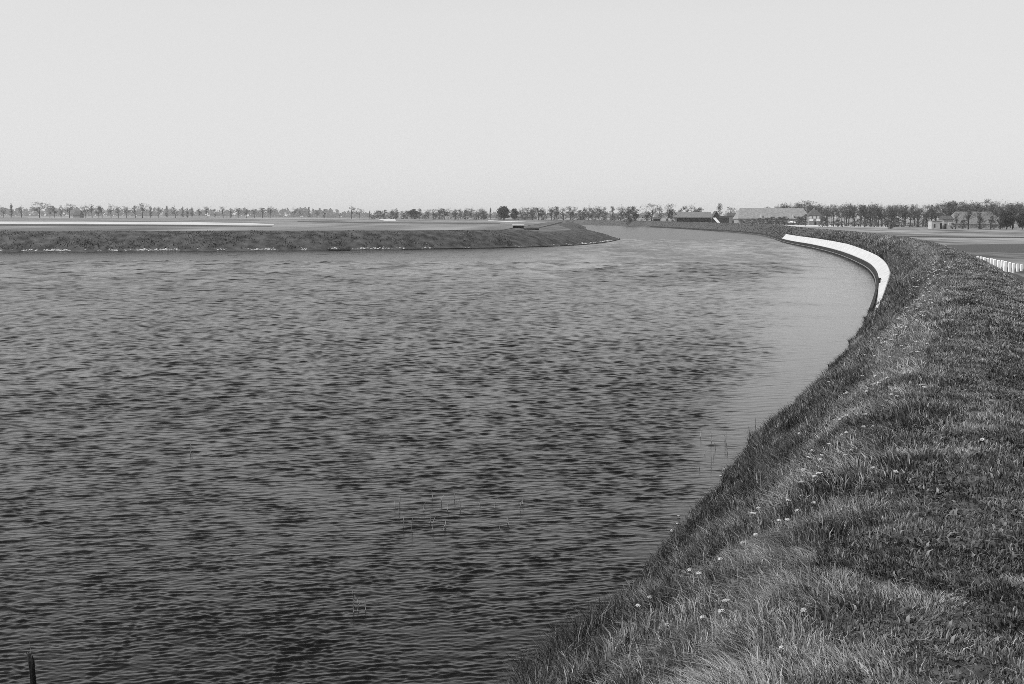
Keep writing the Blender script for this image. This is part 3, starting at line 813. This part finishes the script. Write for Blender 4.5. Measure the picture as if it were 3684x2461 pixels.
def make_bush(seed, mat='leaf', leaves=900, rx=4.5, hz=10, lsize=.33, stem=1.0):
    q = random.Random(seed); tr = MB()
    for k in range(7):
        an = q.uniform(0,6.28); r = rx*.6*q.random()
        tr.prism((0.1*math.cos(an),.1*math.sin(an),-.2), (r*math.cos(an), r*math.sin(an), hz*q.uniform(.4,.75)), .14, .03, 4)
    cs = []
    for k in range(90 if mat == 'dleaf' else 30):
        an = q.uniform(0,6.28); f = q.random(); z = stem + (hz-stem-1)*f
        w_ = rx*math.sqrt(max(.06, 1-(2*f-.85)**2*.8)); rr = w_*q.random()**.5*.85
        cs.append(((math.cos(an)*rr, math.sin(an)*rr, z), 1.35*q.uniform(.6,1.2), q.uniform(.1,.65)))
    V, F, T = leaf_cloud(q, cs, leaves, lsize)
    me = tr.mesh('trunk'); me.materials.append(M['bark'])
    return me, crown_mesh(V, F, T, M[mat])
PROTO = {
 'bare': [make_tree(100+k, 3.6, 3.2, 130, .15, 1300) for k in range(5)],
 'sparse': [make_tree(200+k, 2.9, 3.0, 420, .15, 800) for k in range(5)],
 'leafy': [make_tree(300+k, 2.8, 2.4, 1500, .19, 400, clump=1.0) for k in range(5)],
 'tall': [make_tree(400+k, 2.3, 4.0, 700, .17, 600, clump=.8, trunk_r=.16) for k in range(6)],
 'narrow': [make_narrow(500+k, 1.5) for k in range(3)],
 'conifer': [make_narrow(600+k, 1.6, 1000, 'dleaf', True) for k in range(2)],
 'bush': [make_bush(700+k) for k in range(4)],
 'dense': [make_bush(800+k, 'dleaf', 5200, 4.2, 10, .3, 2.2) for k in range(2)],
}
NAME = {'bare':'bare_tree','sparse':'sparse_tree','leafy':'leafy_tree','tall':'tall_tree','narrow':'poplar_tree','conifer':'conifer_tree','bush':'bush','dense':'round_tree'}
def add_tree(kind, x, y, z, h, wid, label, group, var=None, cat='tree'):
    pr = PROTO[kind]; t, c = pr[rnd.randrange(len(pr)) if var is None else var % len(pr)]
    e = empty(NAME[kind], (x, y, z), rnd.uniform(0, 6.3)); k = h/10
    e.scale = (k*wid, k*wid, k)
    a = bpy.data.objects.new('trunk', t); b = bpy.data.objects.new('crown', c)
    for o in (a, b): col.objects.link(o); o.parent = e
    tag(e, label, 'bush' if kind == 'bush' else cat, group)
    return e
def tree_px(kind, px, ytop, Y, zb, wid=1.0, label='', group=None, var=None, cat='tree'):
    t = at_y(px, ytop, Y)
    return add_tree(kind, t[0], Y, zb, t[2]-zb, wid, label, group, var, cat)
# far left row (about 1.3 km away): pixel x, top y, kind
L1 = 'leafless tree in the sparse hazy row along the left horizon'
L2 = 'slim dark tree with early leaves in the hazy row along the left horizon'
g1, g2 = 'bare trees of the left horizon row', 'slim leafing trees of the left horizon row'
row = [(10,737,'bare'),(40,732,'conifer'),(76,735,'bare'),(178,737,'bare'),(195,737,'leafy'),(218,738,'narrow'),(248,733,'bare'),(330,735,'bare'),(354,738,'leafy'),(366,734,'bare'),(398,733,'sparse'),(425,736,'bare'),(453,736,'bare'),(486,737,'sparse'),(541,741,'narrow'),(570,739,'sparse'),(600,741,'narrow'),(630,736,'bare'),(657,744,'narrow'),(673,748,'narrow'),(690,745,'narrow'),(715,746,'sparse'),(744,742,'sparse'),(773,750,'narrow'),(802,742,'sparse'),(830,748,'narrow'),(856,746,'sparse'),(886,743,'bare'),(915,750,'bare'),(943,745,'sparse'),(971,742,'bare'),(1057,741,'bare'),(1083,752,'bare'),(1111,745,'narrow'),(1140,752,'bare'),(1166,752,'narrow'),(1222,765,'bare'),(1292,750,'bare')]
for (px, yt, kd) in row:
    w_ = 1.15 if kd in ('bare','sparse') else 1.0
    tree_px(kd, px, yt, rnd.uniform(1240,1330), 3.3, w_, L1 if kd in ('bare','sparse') else L2, g1 if kd in ('bare','sparse') else g2)
tree_px('bare', 140, 727, 1230, 3.3, 1.7, 'broadest leafless tree of the hazy left row with a spreading crown', None, 1)
tree_px('bare', 307, 730, 1240, 3.3, 1.35, 'tall forked leafless tree right of the hazy barn', None, 2)
tree_px('bare', 511, 730, 1240, 3.3, 1.35, 'tallest leafless tree in the middle of the hazy left row', None, 3)
tree_px('bare', 1264, 734, 1180, 3.3, 1.25, 'large leafless tree standing clear at the right end of the far row', None, 0)
tree_px('conifer', 1330, 758, 1250, 3.3, .9, 'small dark conical tree alone between the far row and the bushes', None, 0)
# middle group
mid = [(1365,757,'bush'),(1380,753,'leafy'),(1410,753,'leafy'),(1425,751,'narrow'),(1465,758,'bush'),(1490,752,'dense'),(1510,750,'narrow'),(1540,754,'sparse'),(1560,752,'sparse'),(1582,748,'leafy'),(1600,749,'leafy'),(1612,747,'sparse'),(1640,752,'sparse'),(1655,752,'narrow'),(1676,748,'leafy'),(1698,746,'leafy'),(1722,752,'sparse'),(1732,747,'leafy'),(1740,758,'bush'),(1878,747,'leafy'),(1896,745,'sparse'),(1915,744,'leafy'),(1938,745,'leafy'),(1950,746,'leafy'),(1985,745,'leafy'),(2004,744,'leafy'),(2028,744,'sparse'),(2052,744,'leafy'),(2088,756,'bush'),(2100,748,'narrow'),(2118,740,'leafy'),(2130,747,'leafy'),(2156,741,'leafy'),(2177,745,'narrow'),(2203,744,'narrow'),(2233,738,'sparse'),(2246,744,'sparse'),(2262,744,'narrow')]
LM = {'bush':'low grey bush in the mid-horizon belt of trees','leafy':'leafy grey tree in the mid-horizon belt beyond the river bend','narrow':'slender upright tree in the mid-horizon belt beyond the river bend','sparse':'thinly leafed tree in the mid-horizon belt beyond the river bend','dense':'compact dark tree in the left part of the mid-horizon belt'}
for (px, yt, kd) in mid:
    Y = rnd.uniform(980,1150) if px < 1800 else rnd.uniform(900,1040)
    tree_px(kd, px, yt-1, Y, 3.3 if px < 2080 else 1.6, 1.35 if kd != 'bush' else 1.6, LM[kd], 'mid-horizon belt: '+NAME[kd].replace('_',' ')+'s')
for k in range(26):     # low undergrowth of the belt, each its own bush
    px = 1345 + k*36 + rnd.uniform(-12,12)
    if 1760 < px < 1800: continue
    tree_px('bush', px, rnd.uniform(763,773), rnd.uniform(1000,1100), 3.0, 1.9, 'low hazy bush under the mid-horizon belt of trees', 'undergrowth of the mid-horizon belt')
tree_px('conifer', 1765, 747, 1050, 3.3, .8, 'small pointed conifer left of the round dark tree', None, 1)
tree_px('dense', 1812, 740, 900, 3.3, 1.22, 'big round dark evergreen standing out in the middle of the horizon', None, 0)
tree_px('dense', 1850, 748, 1000, 3.3, .9, 'smaller round dark tree just right of the big round evergreen', None, 1)
# around the barn
bk = [(2285,738,'leafy',1.5,'broad dark leafy tree left of the light house beyond the river'),(2268,750,'bush',1.4,'dark bush at the foot of the broad tree left of the barn'),(2345,733,'bare',1.3,'tall leafless tree with pale twigs left of the barn'),(2376,734,'bare',.8,'thin forked leafless tree between the pale tree and the barn'),(2403,732,'sparse',1.1,'tall thin tree close to the left end of the barn'),(2418,752,'bush',1,'small bush at the left wall of the barn'),(2326,770,'bush',1.5,'low bush before the small dark shed left of the barn')]
for (px, yt, kd, w_, lb_) in bk: tree_px(kd, px, yt, 770, 1.5, w_, lb_)
for (px, yt, kd, w_, lb_) in [(2460,741,'bush',1.0,'bush showing above the left part of the barn ridge'),(2487,734,'sparse',1.3,'thin tree showing above the middle of the barn ridge'),(2514,746,'bush',1.2,'low round tree above the right part of the barn ridge'),(2590,732,'narrow',1.1,'slim dark tree with a pointed top right of the barn'),(2625,745,'bare',1.2,'leafless tree above the dark sheds'),(2762,744,'bush',1.3,'bush just showing above the large pale roof')]:
    tree_px(kd, px, yt, 830, 1.5, w_, lb_)
for k, px in enumerate([2668,2690,2712,2735,2758,2780,2806,2822,2872,2884]):
    tree_px('bush', px, rnd.uniform(777,789), 690, 1.5, 1.7, 'low dark hedge bush in front of the large pale roof', 'hedge before the large farmhouse')
# the wood on the right
def skyline(px):
    return float(np.interp(px, [2790,2815,2870,2920,2945,2990,3010,3060,3090,3135,3190,3240,3290,3340,3360,3400,3440,3500,3550,3600,3640,3700], [738,730,732,723,734,732,740,730,735,729,733,738,736,745,738,728,725,730,722,732,724,735]))
LW = {'tall':'tall slender tree in the dense wood behind the right meadow','leafy':'fully leafed tree in the dense wood behind the right meadow','sparse':'thinly leafed tree in the dense wood behind the right meadow','bare':'leafless tree in the dense wood behind the right meadow'}
px = 2800
while px < 3700:
    for Y in (600, 650):
        kd = rnd.choices(['tall','leafy','sparse','bare'], [5,2.6,2,1])[0]
        if px < 2965: Yd = 790 + (Y-600)
        else: Yd = Y if px < 3340 else Y - 60
        p_ = px + rnd.uniform(-8,8)
        tree_px(kd, p_, skyline(p_) + rnd.uniform(-7,11), Yd + rnd.uniform(-15,15), 1.5, 1.15, LW[kd], 'wood behind the right meadow: '+NAME[kd].replace('_',' ')+'s')
    px += 15.5
for px in np.arange(2960, 3345, 17):
    tree_px('bush', px+rnd.uniform(-6,6), rnd.uniform(786,802), rnd.uniform(575,600), 1.5, 1.5, 'low undergrowth bush at the front edge of the right wood', 'undergrowth of the right wood')
for (px, yt, w_, lb_) in [(3205,778,1.0,'dark round bush at the end of the pale sandy road'),(3465,788,1.1,'first bush against the white farm wall'),(3530,783,1.0,'bush in the middle of the white farm wall'),(3575,788,.8,'bush before the right part of the white farm wall'),(3600,776,.8,'taller bush at the right end of the white farm wall'),(3428,800,.9,'small bush between the pale shed and the white farm wall')]:
    tree_px('bush', px, yt, 480, 1.5, w_, lb_)
for (px, yt, kd, w_, lb_) in [(3625,756,'dense',.9,'dark leaning tree near the right edge before the wood'),(3645,762,'leafy',1.3,'dense lighter tree beside the dark leaning tree'),(3680,765,'dense',.9,'dark tree cut by the right edge of the picture'),(3487,738,'sparse',1.3,'big open tree rising before the pale farm roof'),(2898,771,'narrow',1.6,'small dark tree standing alone before the windowed house')]:
    tree_px(kd, px, yt, 468 if px > 3000 else 600, 1.5, w_, lb_)

for (px, yt, kd, w_, lb_) in [(3440,764,'sparse',1.0,'thin tree at the left end of the long low farmhouse'),(3525,757,'bare',1.2,'leafless tree before the middle of the deep grey roof'),(3566,760,'sparse',1.1,'thin tree before the right part of the deep grey roof'),(3602,752,'leafy',1.1,'leafy tree closing the right end of the deep grey roof')]:
    tree_px(kd, px, yt, 472, 1.5, w_, lb_)
# distant woods at the left, one mass far away
V, F, T = [], [], []
q = random.Random(5)
cs = []
for k in range(900):
    X = -1700 + 2300*q.random(); Y = 3600 + 250*q.random(); n_ = float(fbm(np.array(X*.004), np.array(3.3)))
    hh = (12 + 13*n_) * (1.0 if X < -560 else .55)
    cs.append(((X, Y, 3.3 + hh*q.random()), 9, .4))
V, F, T = leaf_cloud(q, cs, 20000, 4.2)
dw = link_mesh('distant_woods', crown_mesh(V, F, T, M['leaf']), None)
tag(dw, 'pale hazy band of distant woodland along the left horizon', 'woodland', kind='stuff')

# ------------------------------------------------------------------ buildings
def gable(m, x0, x1, y0, y1, z0, z1, over=.4, th=.3, hip=0.0):
    """roof with ridge along x, real thickness; hip = how far the ridge ends are set in"""
    ym = (y0+y1)/2
    for dz, sgn in ((0,1),):
        o = [(x0-over,y0-over,z0),(x1+over,y0-over,z0),(x1+over,y1+over,z0),(x0-over,y1+over,z0),(x0-over+hip,ym,z1),(x1+over-hip,ym,z1)]
        lo = [(a,b,c-th) for a,b,c in o[:4]]
        m.poly(o+lo, [(0,1,5,4),(2,3,4,5),(1,2,5),(3,0,4),(0,6,7,1),(1,7,8,2),(2,8,9,3),(3,9,6,0),(6,9,8,7)])
    return m
def bpx(x0, x1, Y, zb):
    a = at_y(x0, 800, Y); b = at_y(x1, 800, Y); return (a[0]+b[0])/2, abs(b[0]-a[0])
def zpx(y, Y, x=2700): return at_y(x, y, Y)[2]
def window(parent, cx, y, cz, w, h, frame='white', glass='glass'):
    f = MB(); t = .12
    f.box(cx-w/2, cx+w/2, y-.1, y-.004, cz-h/2, cz-h/2+t).box(cx-w/2, cx+w/2, y-.1, y-.004, cz+h/2-t, cz+h/2)
    f.box(cx-w/2, cx-w/2+t, y-.1, y-.004, cz-h/2+t, cz+h/2-t).box(cx+w/2-t, cx+w/2, y-.1, y-.004, cz-h/2+t, cz+h/2-t).box(cx-t/3, cx+t/3, y-.09, y-.006, cz-h/2+t, cz+h/2-t)
    o = f.build('window', M[frame], parent)
    MB().box(cx-w/2+t, cx+w/2-t, y-.05, y-.03, cz-h/2+t, cz+h/2-t).build('pane', M[glass], o)
# 1 open barn
Y = 780; cx, W_ = bpx(2428, 2564, Y, 1.5); zt = zpx(762, Y, 2500); ze = zpx(782, Y, 2500)
e = empty('barn', (cx, Y, 1.5)); tag(e, 'long open-fronted barn with a pale roof and a black shaded front', 'barn')
ze -= 1.5; zt -= 1.5; D = 12
m = MB().box(-W_/2, W_/2, D-.3, D, 0, ze-.3).box(-W_/2, -W_/2+1.2, 0, D-.3, 0, ze-.3).box(W_/2-.3, W_/2, 0, D-.3, 0, ze-.3); m.build('wall', M['wall'], e)
for k in range(1, 6): MB().box(-W_/2+1+k*(W_-1)/6-.12, -W_/2+1+k*(W_-1)/6+.12, .1, .34, 0, ze-.32).build('post', M['dark'], e)
gable(MB(), -W_/2, W_/2, 0, D, ze, zt, .5, .3, 1.0).build('roof', M['thatch'], e)
MB().box(-W_/2+1.25, W_/2-.35, 4, 4.3, 0, ze-.35).build('interior_shade_sheet', M['dark'], e)  # dark sheet: the shade inside the open barn put in as colour
# 2 dark gabled barn end, right of it, and leaning white boards
Y = 775; cx, W_ = bpx(2562, 2592, Y, 1.5); zt = zpx(761, Y, 2577)-1.5; ze = zpx(786, Y, 2577)-1.5
e = empty('gabled_barn', (cx, Y, 1.5)); tag(e, 'narrow dark gabled barn attached right of the open barn', 'barn')
MB().poly([(-W_/2,0,0),(W_/2,0,0),(W_/2,0,ze),(0,0,zt),(-W_/2,0,ze),(-W_/2,9,0),(W_/2,9,0),(W_/2,9,ze),(0,9,zt),(-W_/2,9,ze)], [(0,1,2,3,4),(9,8,7,6,5),(0,4,9,5),(1,6,7,2)]).build('wall', M['dark'], e)
MB().poly([(-W_/2-.3,-.3,ze-.25),(0,-.3,zt+.15),(W_/2+.3,-.3,ze-.25),(-W_/2-.3,9.3,ze-.25),(0,9.3,zt+.15),(W_/2+.3,9.3,ze-.25),(-W_/2-.3,-.3,ze-.02),(0,-.3,zt+.4),(W_/2+.3,-.3,ze-.02),(-W_/2-.3,9.3,ze-.02),(0,9.3,zt+.4),(W_/2+.3,9.3,ze-.02)], [(6,7,10,9),(7,8,11,10),(0,3,4,1),(1,4,5,2),(0,1,7,6),(1,2,8,7),(3,9,10,4),(4,10,11,5),(0,6,9,3),(2,5,11,8)]).build('roof', M['tile'], e)
a = at_y(2566, 783, 765); b = at_y(2586, 801, 765)
e = empty('leaning_planks', (b[0], 765, 1.5)); tag(e, 'pale planks leaning against the right end of the open barn', 'planks')
for k in range(4):
    MB().prism((.5*k, 0, 0), (a[0]-b[0]+.5*k, .8, a[2]-1.5), .22, .2, 4).build('plank', M['white'], e)
# 3 cluster of sheds
for (x0, x1, yt, Y, lb_, rm) in [(2592,2622,776,770,'low dark shed with a flat top between the barn and the large roof','dark'),(2622,2656,765,790,'taller dark shed left of the large pale roof','tile'),(2352,2376,781,780,'small dark shed with a pale gable left of the open barn','tile')]:
    cx, W_ = bpx(x0, x1, Y, 1.5); zt = zpx(yt, Y, x0)-1.5
    e = empty('shed', (cx, Y, 1.5)); tag(e, lb_, 'shed')
    MB().box(-W_/2, W_/2, 0, 6, 0, zt*.72).build('wall', M['wall' if 'taller' in lb_ else 'tarred'], e)
    gable(MB(), -W_/2, W_/2, 0, 6, zt*.74, zt, .3, .2).build('roof', M[rm], e)
    MB().box(-.8, .8, -.06, -.004, 0, 2.2).build('door', M['dark'], e)
# 4 big farmhouse roof
Y = 715; cx, W_ = bpx(2658, 2912, Y, 1.5); zt = zpx(748.5, Y, 2780)-1.5; ze = zpx(786, Y, 2780)-1.5
e = empty('farmhouse', (cx, Y, 1.5)); tag(e, 'very long farmhouse with a huge pale roof behind a hedge', 'farmhouse')
MB().box(-W_/2, W_/2, 0, 16, 0, ze-.3).build('wall', M['wall'], e)
rf = gable(MB(), -W_/2, W_/2, 0, 16, ze, zt, .6, .3, 2.5).build('roof', M['pale_roof'], e)
for px_ in (2740, 2854):
    c_ = at_y(px_, 778, Y); x_ = c_[0]-cx
    MB().box(x_-.45, x_+.45, -.2, .9, ze+.35, ze+2.3).build('dormer', M['render'], rf)
for k in range(9): window(e, -W_/2+3+k*(W_-6)/8, 0, ze*.5, 1.2, 1.4)
# white shed
Y = 690; cx, W_ = bpx(2836, 2861, Y, 1.5); zt = zpx(794.5, Y, 2848)-1.5
e = empty('small_shed', (cx, Y, 1.5)); tag(e, 'tiny shed with a bright white roof before the farmhouse', 'shed')
MB().box(-W_/2+.2, W_/2-.2, 0, 3, 0, zt*.55).build('wall', M['wall'], e)
gable(MB(), -W_/2, W_/2, 0, 3, zt*.57, zt, .2, .15).build('roof', M['white'], e)
# 5 house with windows
Y = 705; cx, W_ = bpx(2911, 2955, Y, 1.5); zt = zpx(753, Y, 2933)-1.5; ze = zpx(775, Y, 2933)-1.5
e = empty('brick_house', (cx, Y, 1.5)); tag(e, 'two-storey brick house with a steep dark hipped roof and white windows', 'house')
MB().box(-W_/2, W_/2, 0, 8, 0, ze-.3).build('wall', M['wall'], e)
rf = gable(MB(), -W_/2, W_/2, 0, 8, ze, zt, .4, .3, 3.0).build('roof', M['tile'], e)
MB().box(-.4, .4, 3.6, 4.4, zt-.6, zt+.8).build('chimney', M['wall'], rf)
for k, px_ in enumerate((2917, 2930, 2943)): window(e, at_y(px_, 782, Y)[0]-cx, 0, zpx(782, Y, px_)-1.5, 1.5, 1.3, glass='white')
for px_ in (2919, 2944): window(e, at_y(px_, 791, Y)[0]-cx, 0, zpx(791.5, Y, px_)-1.5, 2.3, 1.4, glass='white')
MB().box(-.55, .55, -.08, -.004, 0, 2.1).build('door', M['dark'], e)
# 6 pale shed on the right
Y = 490; cx, W_ = bpx(3352, 3391, Y, 1.5); zt = zpx(794, Y, 3370)-1.5
e = empty('pale_shed', (cx, Y, 1.5)); tag(e, 'small whitewashed flat-roofed shed with dark doors at the edge of the wood', 'shed')
MB().box(-W_/2, W_/2, 0, 4, 0, zt-.15).build('wall', M['render'], e)
MB().box(-W_/2-.15, W_/2+.15, -.15, 4.15, zt-.147, zt).build('roof', M['pale_roof'], e)
MB().box(-W_/2+.9, -W_/2+1.5, -.05, -.004, .5, 1.9).build('window', M['glass'], e)
MB().box(W_/2-.95, W_/2-.15, -.05, -.004, 0, 2.3).build('door', M['dark'], e)
Y = 494; cx, W_ = bpx(3394, 3428, Y, 1.5); zt = zpx(781, Y, 3410)-1.5
e = empty('small_house', (cx, Y, 1.5)); tag(e, 'small house with a dark roof right beside the pale flat-roofed shed', 'house')
MB().box(-W_/2, W_/2, 0, 5, 0, zt*.78).build('wall', M['render'], e)
gable(MB(), -W_/2, W_/2, 0, 5, zt*.8, zt+.6, .25, .2).build('roof', M['tile'], e)
window(e, .6, 0, zt*.4, 1.0, 1.1); MB().box(-1.5, -.7, -.06, -.004, 0, 2.1).build('door', M['dark'], e)
# 7 long farm with white wall
Y = 505; cx, W_ = bpx(3430, 3612, Y, 1.5); zt = zpx(761, Y, 3500)-1.5; ze = zpx(806, Y, 3500)-1.5
e = empty('long_farmhouse', (cx, Y, 1.5)); tag(e, 'long low farmhouse with a deep grey roof and a whitewashed wall', 'farmhouse')
MB().box(-W_/2, W_/2, 0, 13, 0, ze-.25).build('wall', M['render'], e)
gable(MB(), -W_/2, W_/2, 0, 13, ze, zt, .4, .25, 3.5).build('roof', M['thatch'], e)
for k in range(5): window(e, -W_/2+2.2+k*(W_-4.4)/4, 0, ze*.48, .9, .8)
# 8 hazy roof in the middle, barn on the left
for (x0, x1, yt, Y, lb_) in [(1842,1932,763,1120,'hazy broad farm roof behind the round dark tree'),(264,288,757,1300,'small hazy barn in the gap of the left tree row')]:
    cx, W_ = bpx(x0, x1, Y, 3.3); zt = zpx(yt, Y, x0)-3.3
    e = empty('farm_building', (cx, Y, 3.3)); tag(e, lb_, 'barn')
    MB().box(-W_/2, W_/2, 0, 12, 0, zt*.38).build('wall', M['wall'], e)
    gable(MB(), -W_/2, W_/2, 0, 12, zt*.4, zt, .4, .3, W_*.12).build('roof', M['thatch'] if x0 > 1000 else M['tile'], e)
# 9 low shed on the opposite bank
Y = 285; p0 = at_y(1843, 811, Y); p1 = at_y(1886, 811, Y); cx = (p0[0]+p1[0])/2; W_ = p1[0]-p0[0]
zb = 3.0; e = empty('low_shed', (cx, Y, zb)); tag(e, 'low dark shed with a bright white flat roof on the opposite bank', 'shed')
zt = zpx(807, Y, 1865)-zb; zr = zpx(811.3, Y, 1865)-zb
MB().box(-W_/2, W_/2, 0, 1.8, zr, zt).build('roof', M['white'], e)
MB().box(-W_/2+.1, W_/2-.1, 1.5, 1.7, 0, zr-.003).box(-W_/2+.1, -W_/2+.3, .1, 1.497, 0, zr-.003).box(W_/2-.3, W_/2-.1, .1, 1.497, 0, zr-.003).build('wall', M['dark'], e)
MB().box(-W_/2+.33, W_/2-.33, .35, .5, -.3, zr-.01).build('opening_shade_sheet', M['dark'], e)  # near-black sheet stands for the shade in the shed's open front
p0 = at_z(1907, 824, 3.0)
e = empty('upturned_boat', (p0[0], 268, 3.0)); tag(e, 'small dark upturned boat lying right of the low shed', 'boat')
def hull(m, L, B, Hh, up=True):
    n, k = 11, 7; b0 = len(m.v)
    for i in range(n):
        u = i/(n-1)*2-1; w_ = B/2*(1-abs(u)**2.4)+.02
        for j in range(k):
            an = math.pi*j/(k-1); m.v.append((u*L/2, -w_*math.cos(an), Hh*(1-.2*abs(u)**2)*math.sin(an)**.7*(1 if up else -1) if 0 < j < k-1 else 0))
    for i in range(n-1):
        for j in range(k-1):
            a = b0+i*k+j; m.f.append((a, a+1, a+k+1, a+k))
    return m
hull(MB(), 3.4, 1.2, .45).build('hull', M['tarred'], e); MB().box(-1.3, 1.3, -.03, .03, .44, .5).build('keel', M['tarred'], e)
# punt at the far waterline
pa = at_z(1182, 901, 0); pb = at_z(1268, 901, 0); L_ = pb[0]-pa[0]
e = empty('punt', ((pa[0]+pb[0])/2, pa[1]-1.2, 0)); tag(e, 'long low dark punt moored at the foot of the opposite bank', 'boat')
m = MB()
m.poly([(-L_/2,-.4,.22),(L_/2,-.4,.22),(L_/2,.4,.22),(-L_/2,.4,.22),(-L_/2+.5,-.35,-.1),(L_/2-.5,-.35,-.1),(L_/2-.5,.35,-.1),(-L_/2+.5,.35,-.1),(-L_/2+.1,-.34,.215),(L_/2-.1,-.34,.215),(L_/2-.1,.34,.215),(-L_/2+.1,.34,.215),(-L_/2+.5,-.3,0),(L_/2-.5,-.3,0),(L_/2-.5,.3,0),(-L_/2+.5,.3,0)],
 [(0,4,5,1),(1,5,6,2),(2,6,7,3),(3,7,4,0),(4,7,6,5),(0,1,9,8),(1,2,10,9),(2,3,11,10),(3,0,8,11),(8,9,13,12),(9,10,14,13),(10,11,15,14),(11,8,12,15),(12,13,14,15)])
m.build('hull', M['tarred'], e); MB().box(-.15, .15, -.33, .33, .12, .16).build('thwart', M['tim'], e)

# haze: even thin air over the whole place
HZ = bpy.data.materials.new('haze_air'); HZ.use_nodes = True
t = HZ.node_tree; t.nodes.clear()
vo = t.nodes.new('ShaderNodeVolumePrincipled'); vo.inputs['Color'].default_value = (1,1,1,1); vo.inputs['Density'].default_value = 0.00013; vo.inputs['Anisotropy'].default_value = 0.1
oo = t.nodes.new('ShaderNodeOutputMaterial'); t.links.new(vo.outputs[0], oo.inputs['Volume'])
hz = MB().box(-9100, 9100, -250, 9100, -6, 40).build('haze', HZ)
tag(hz, 'thin haze lying over the flat land', 'haze', kind='stuff')
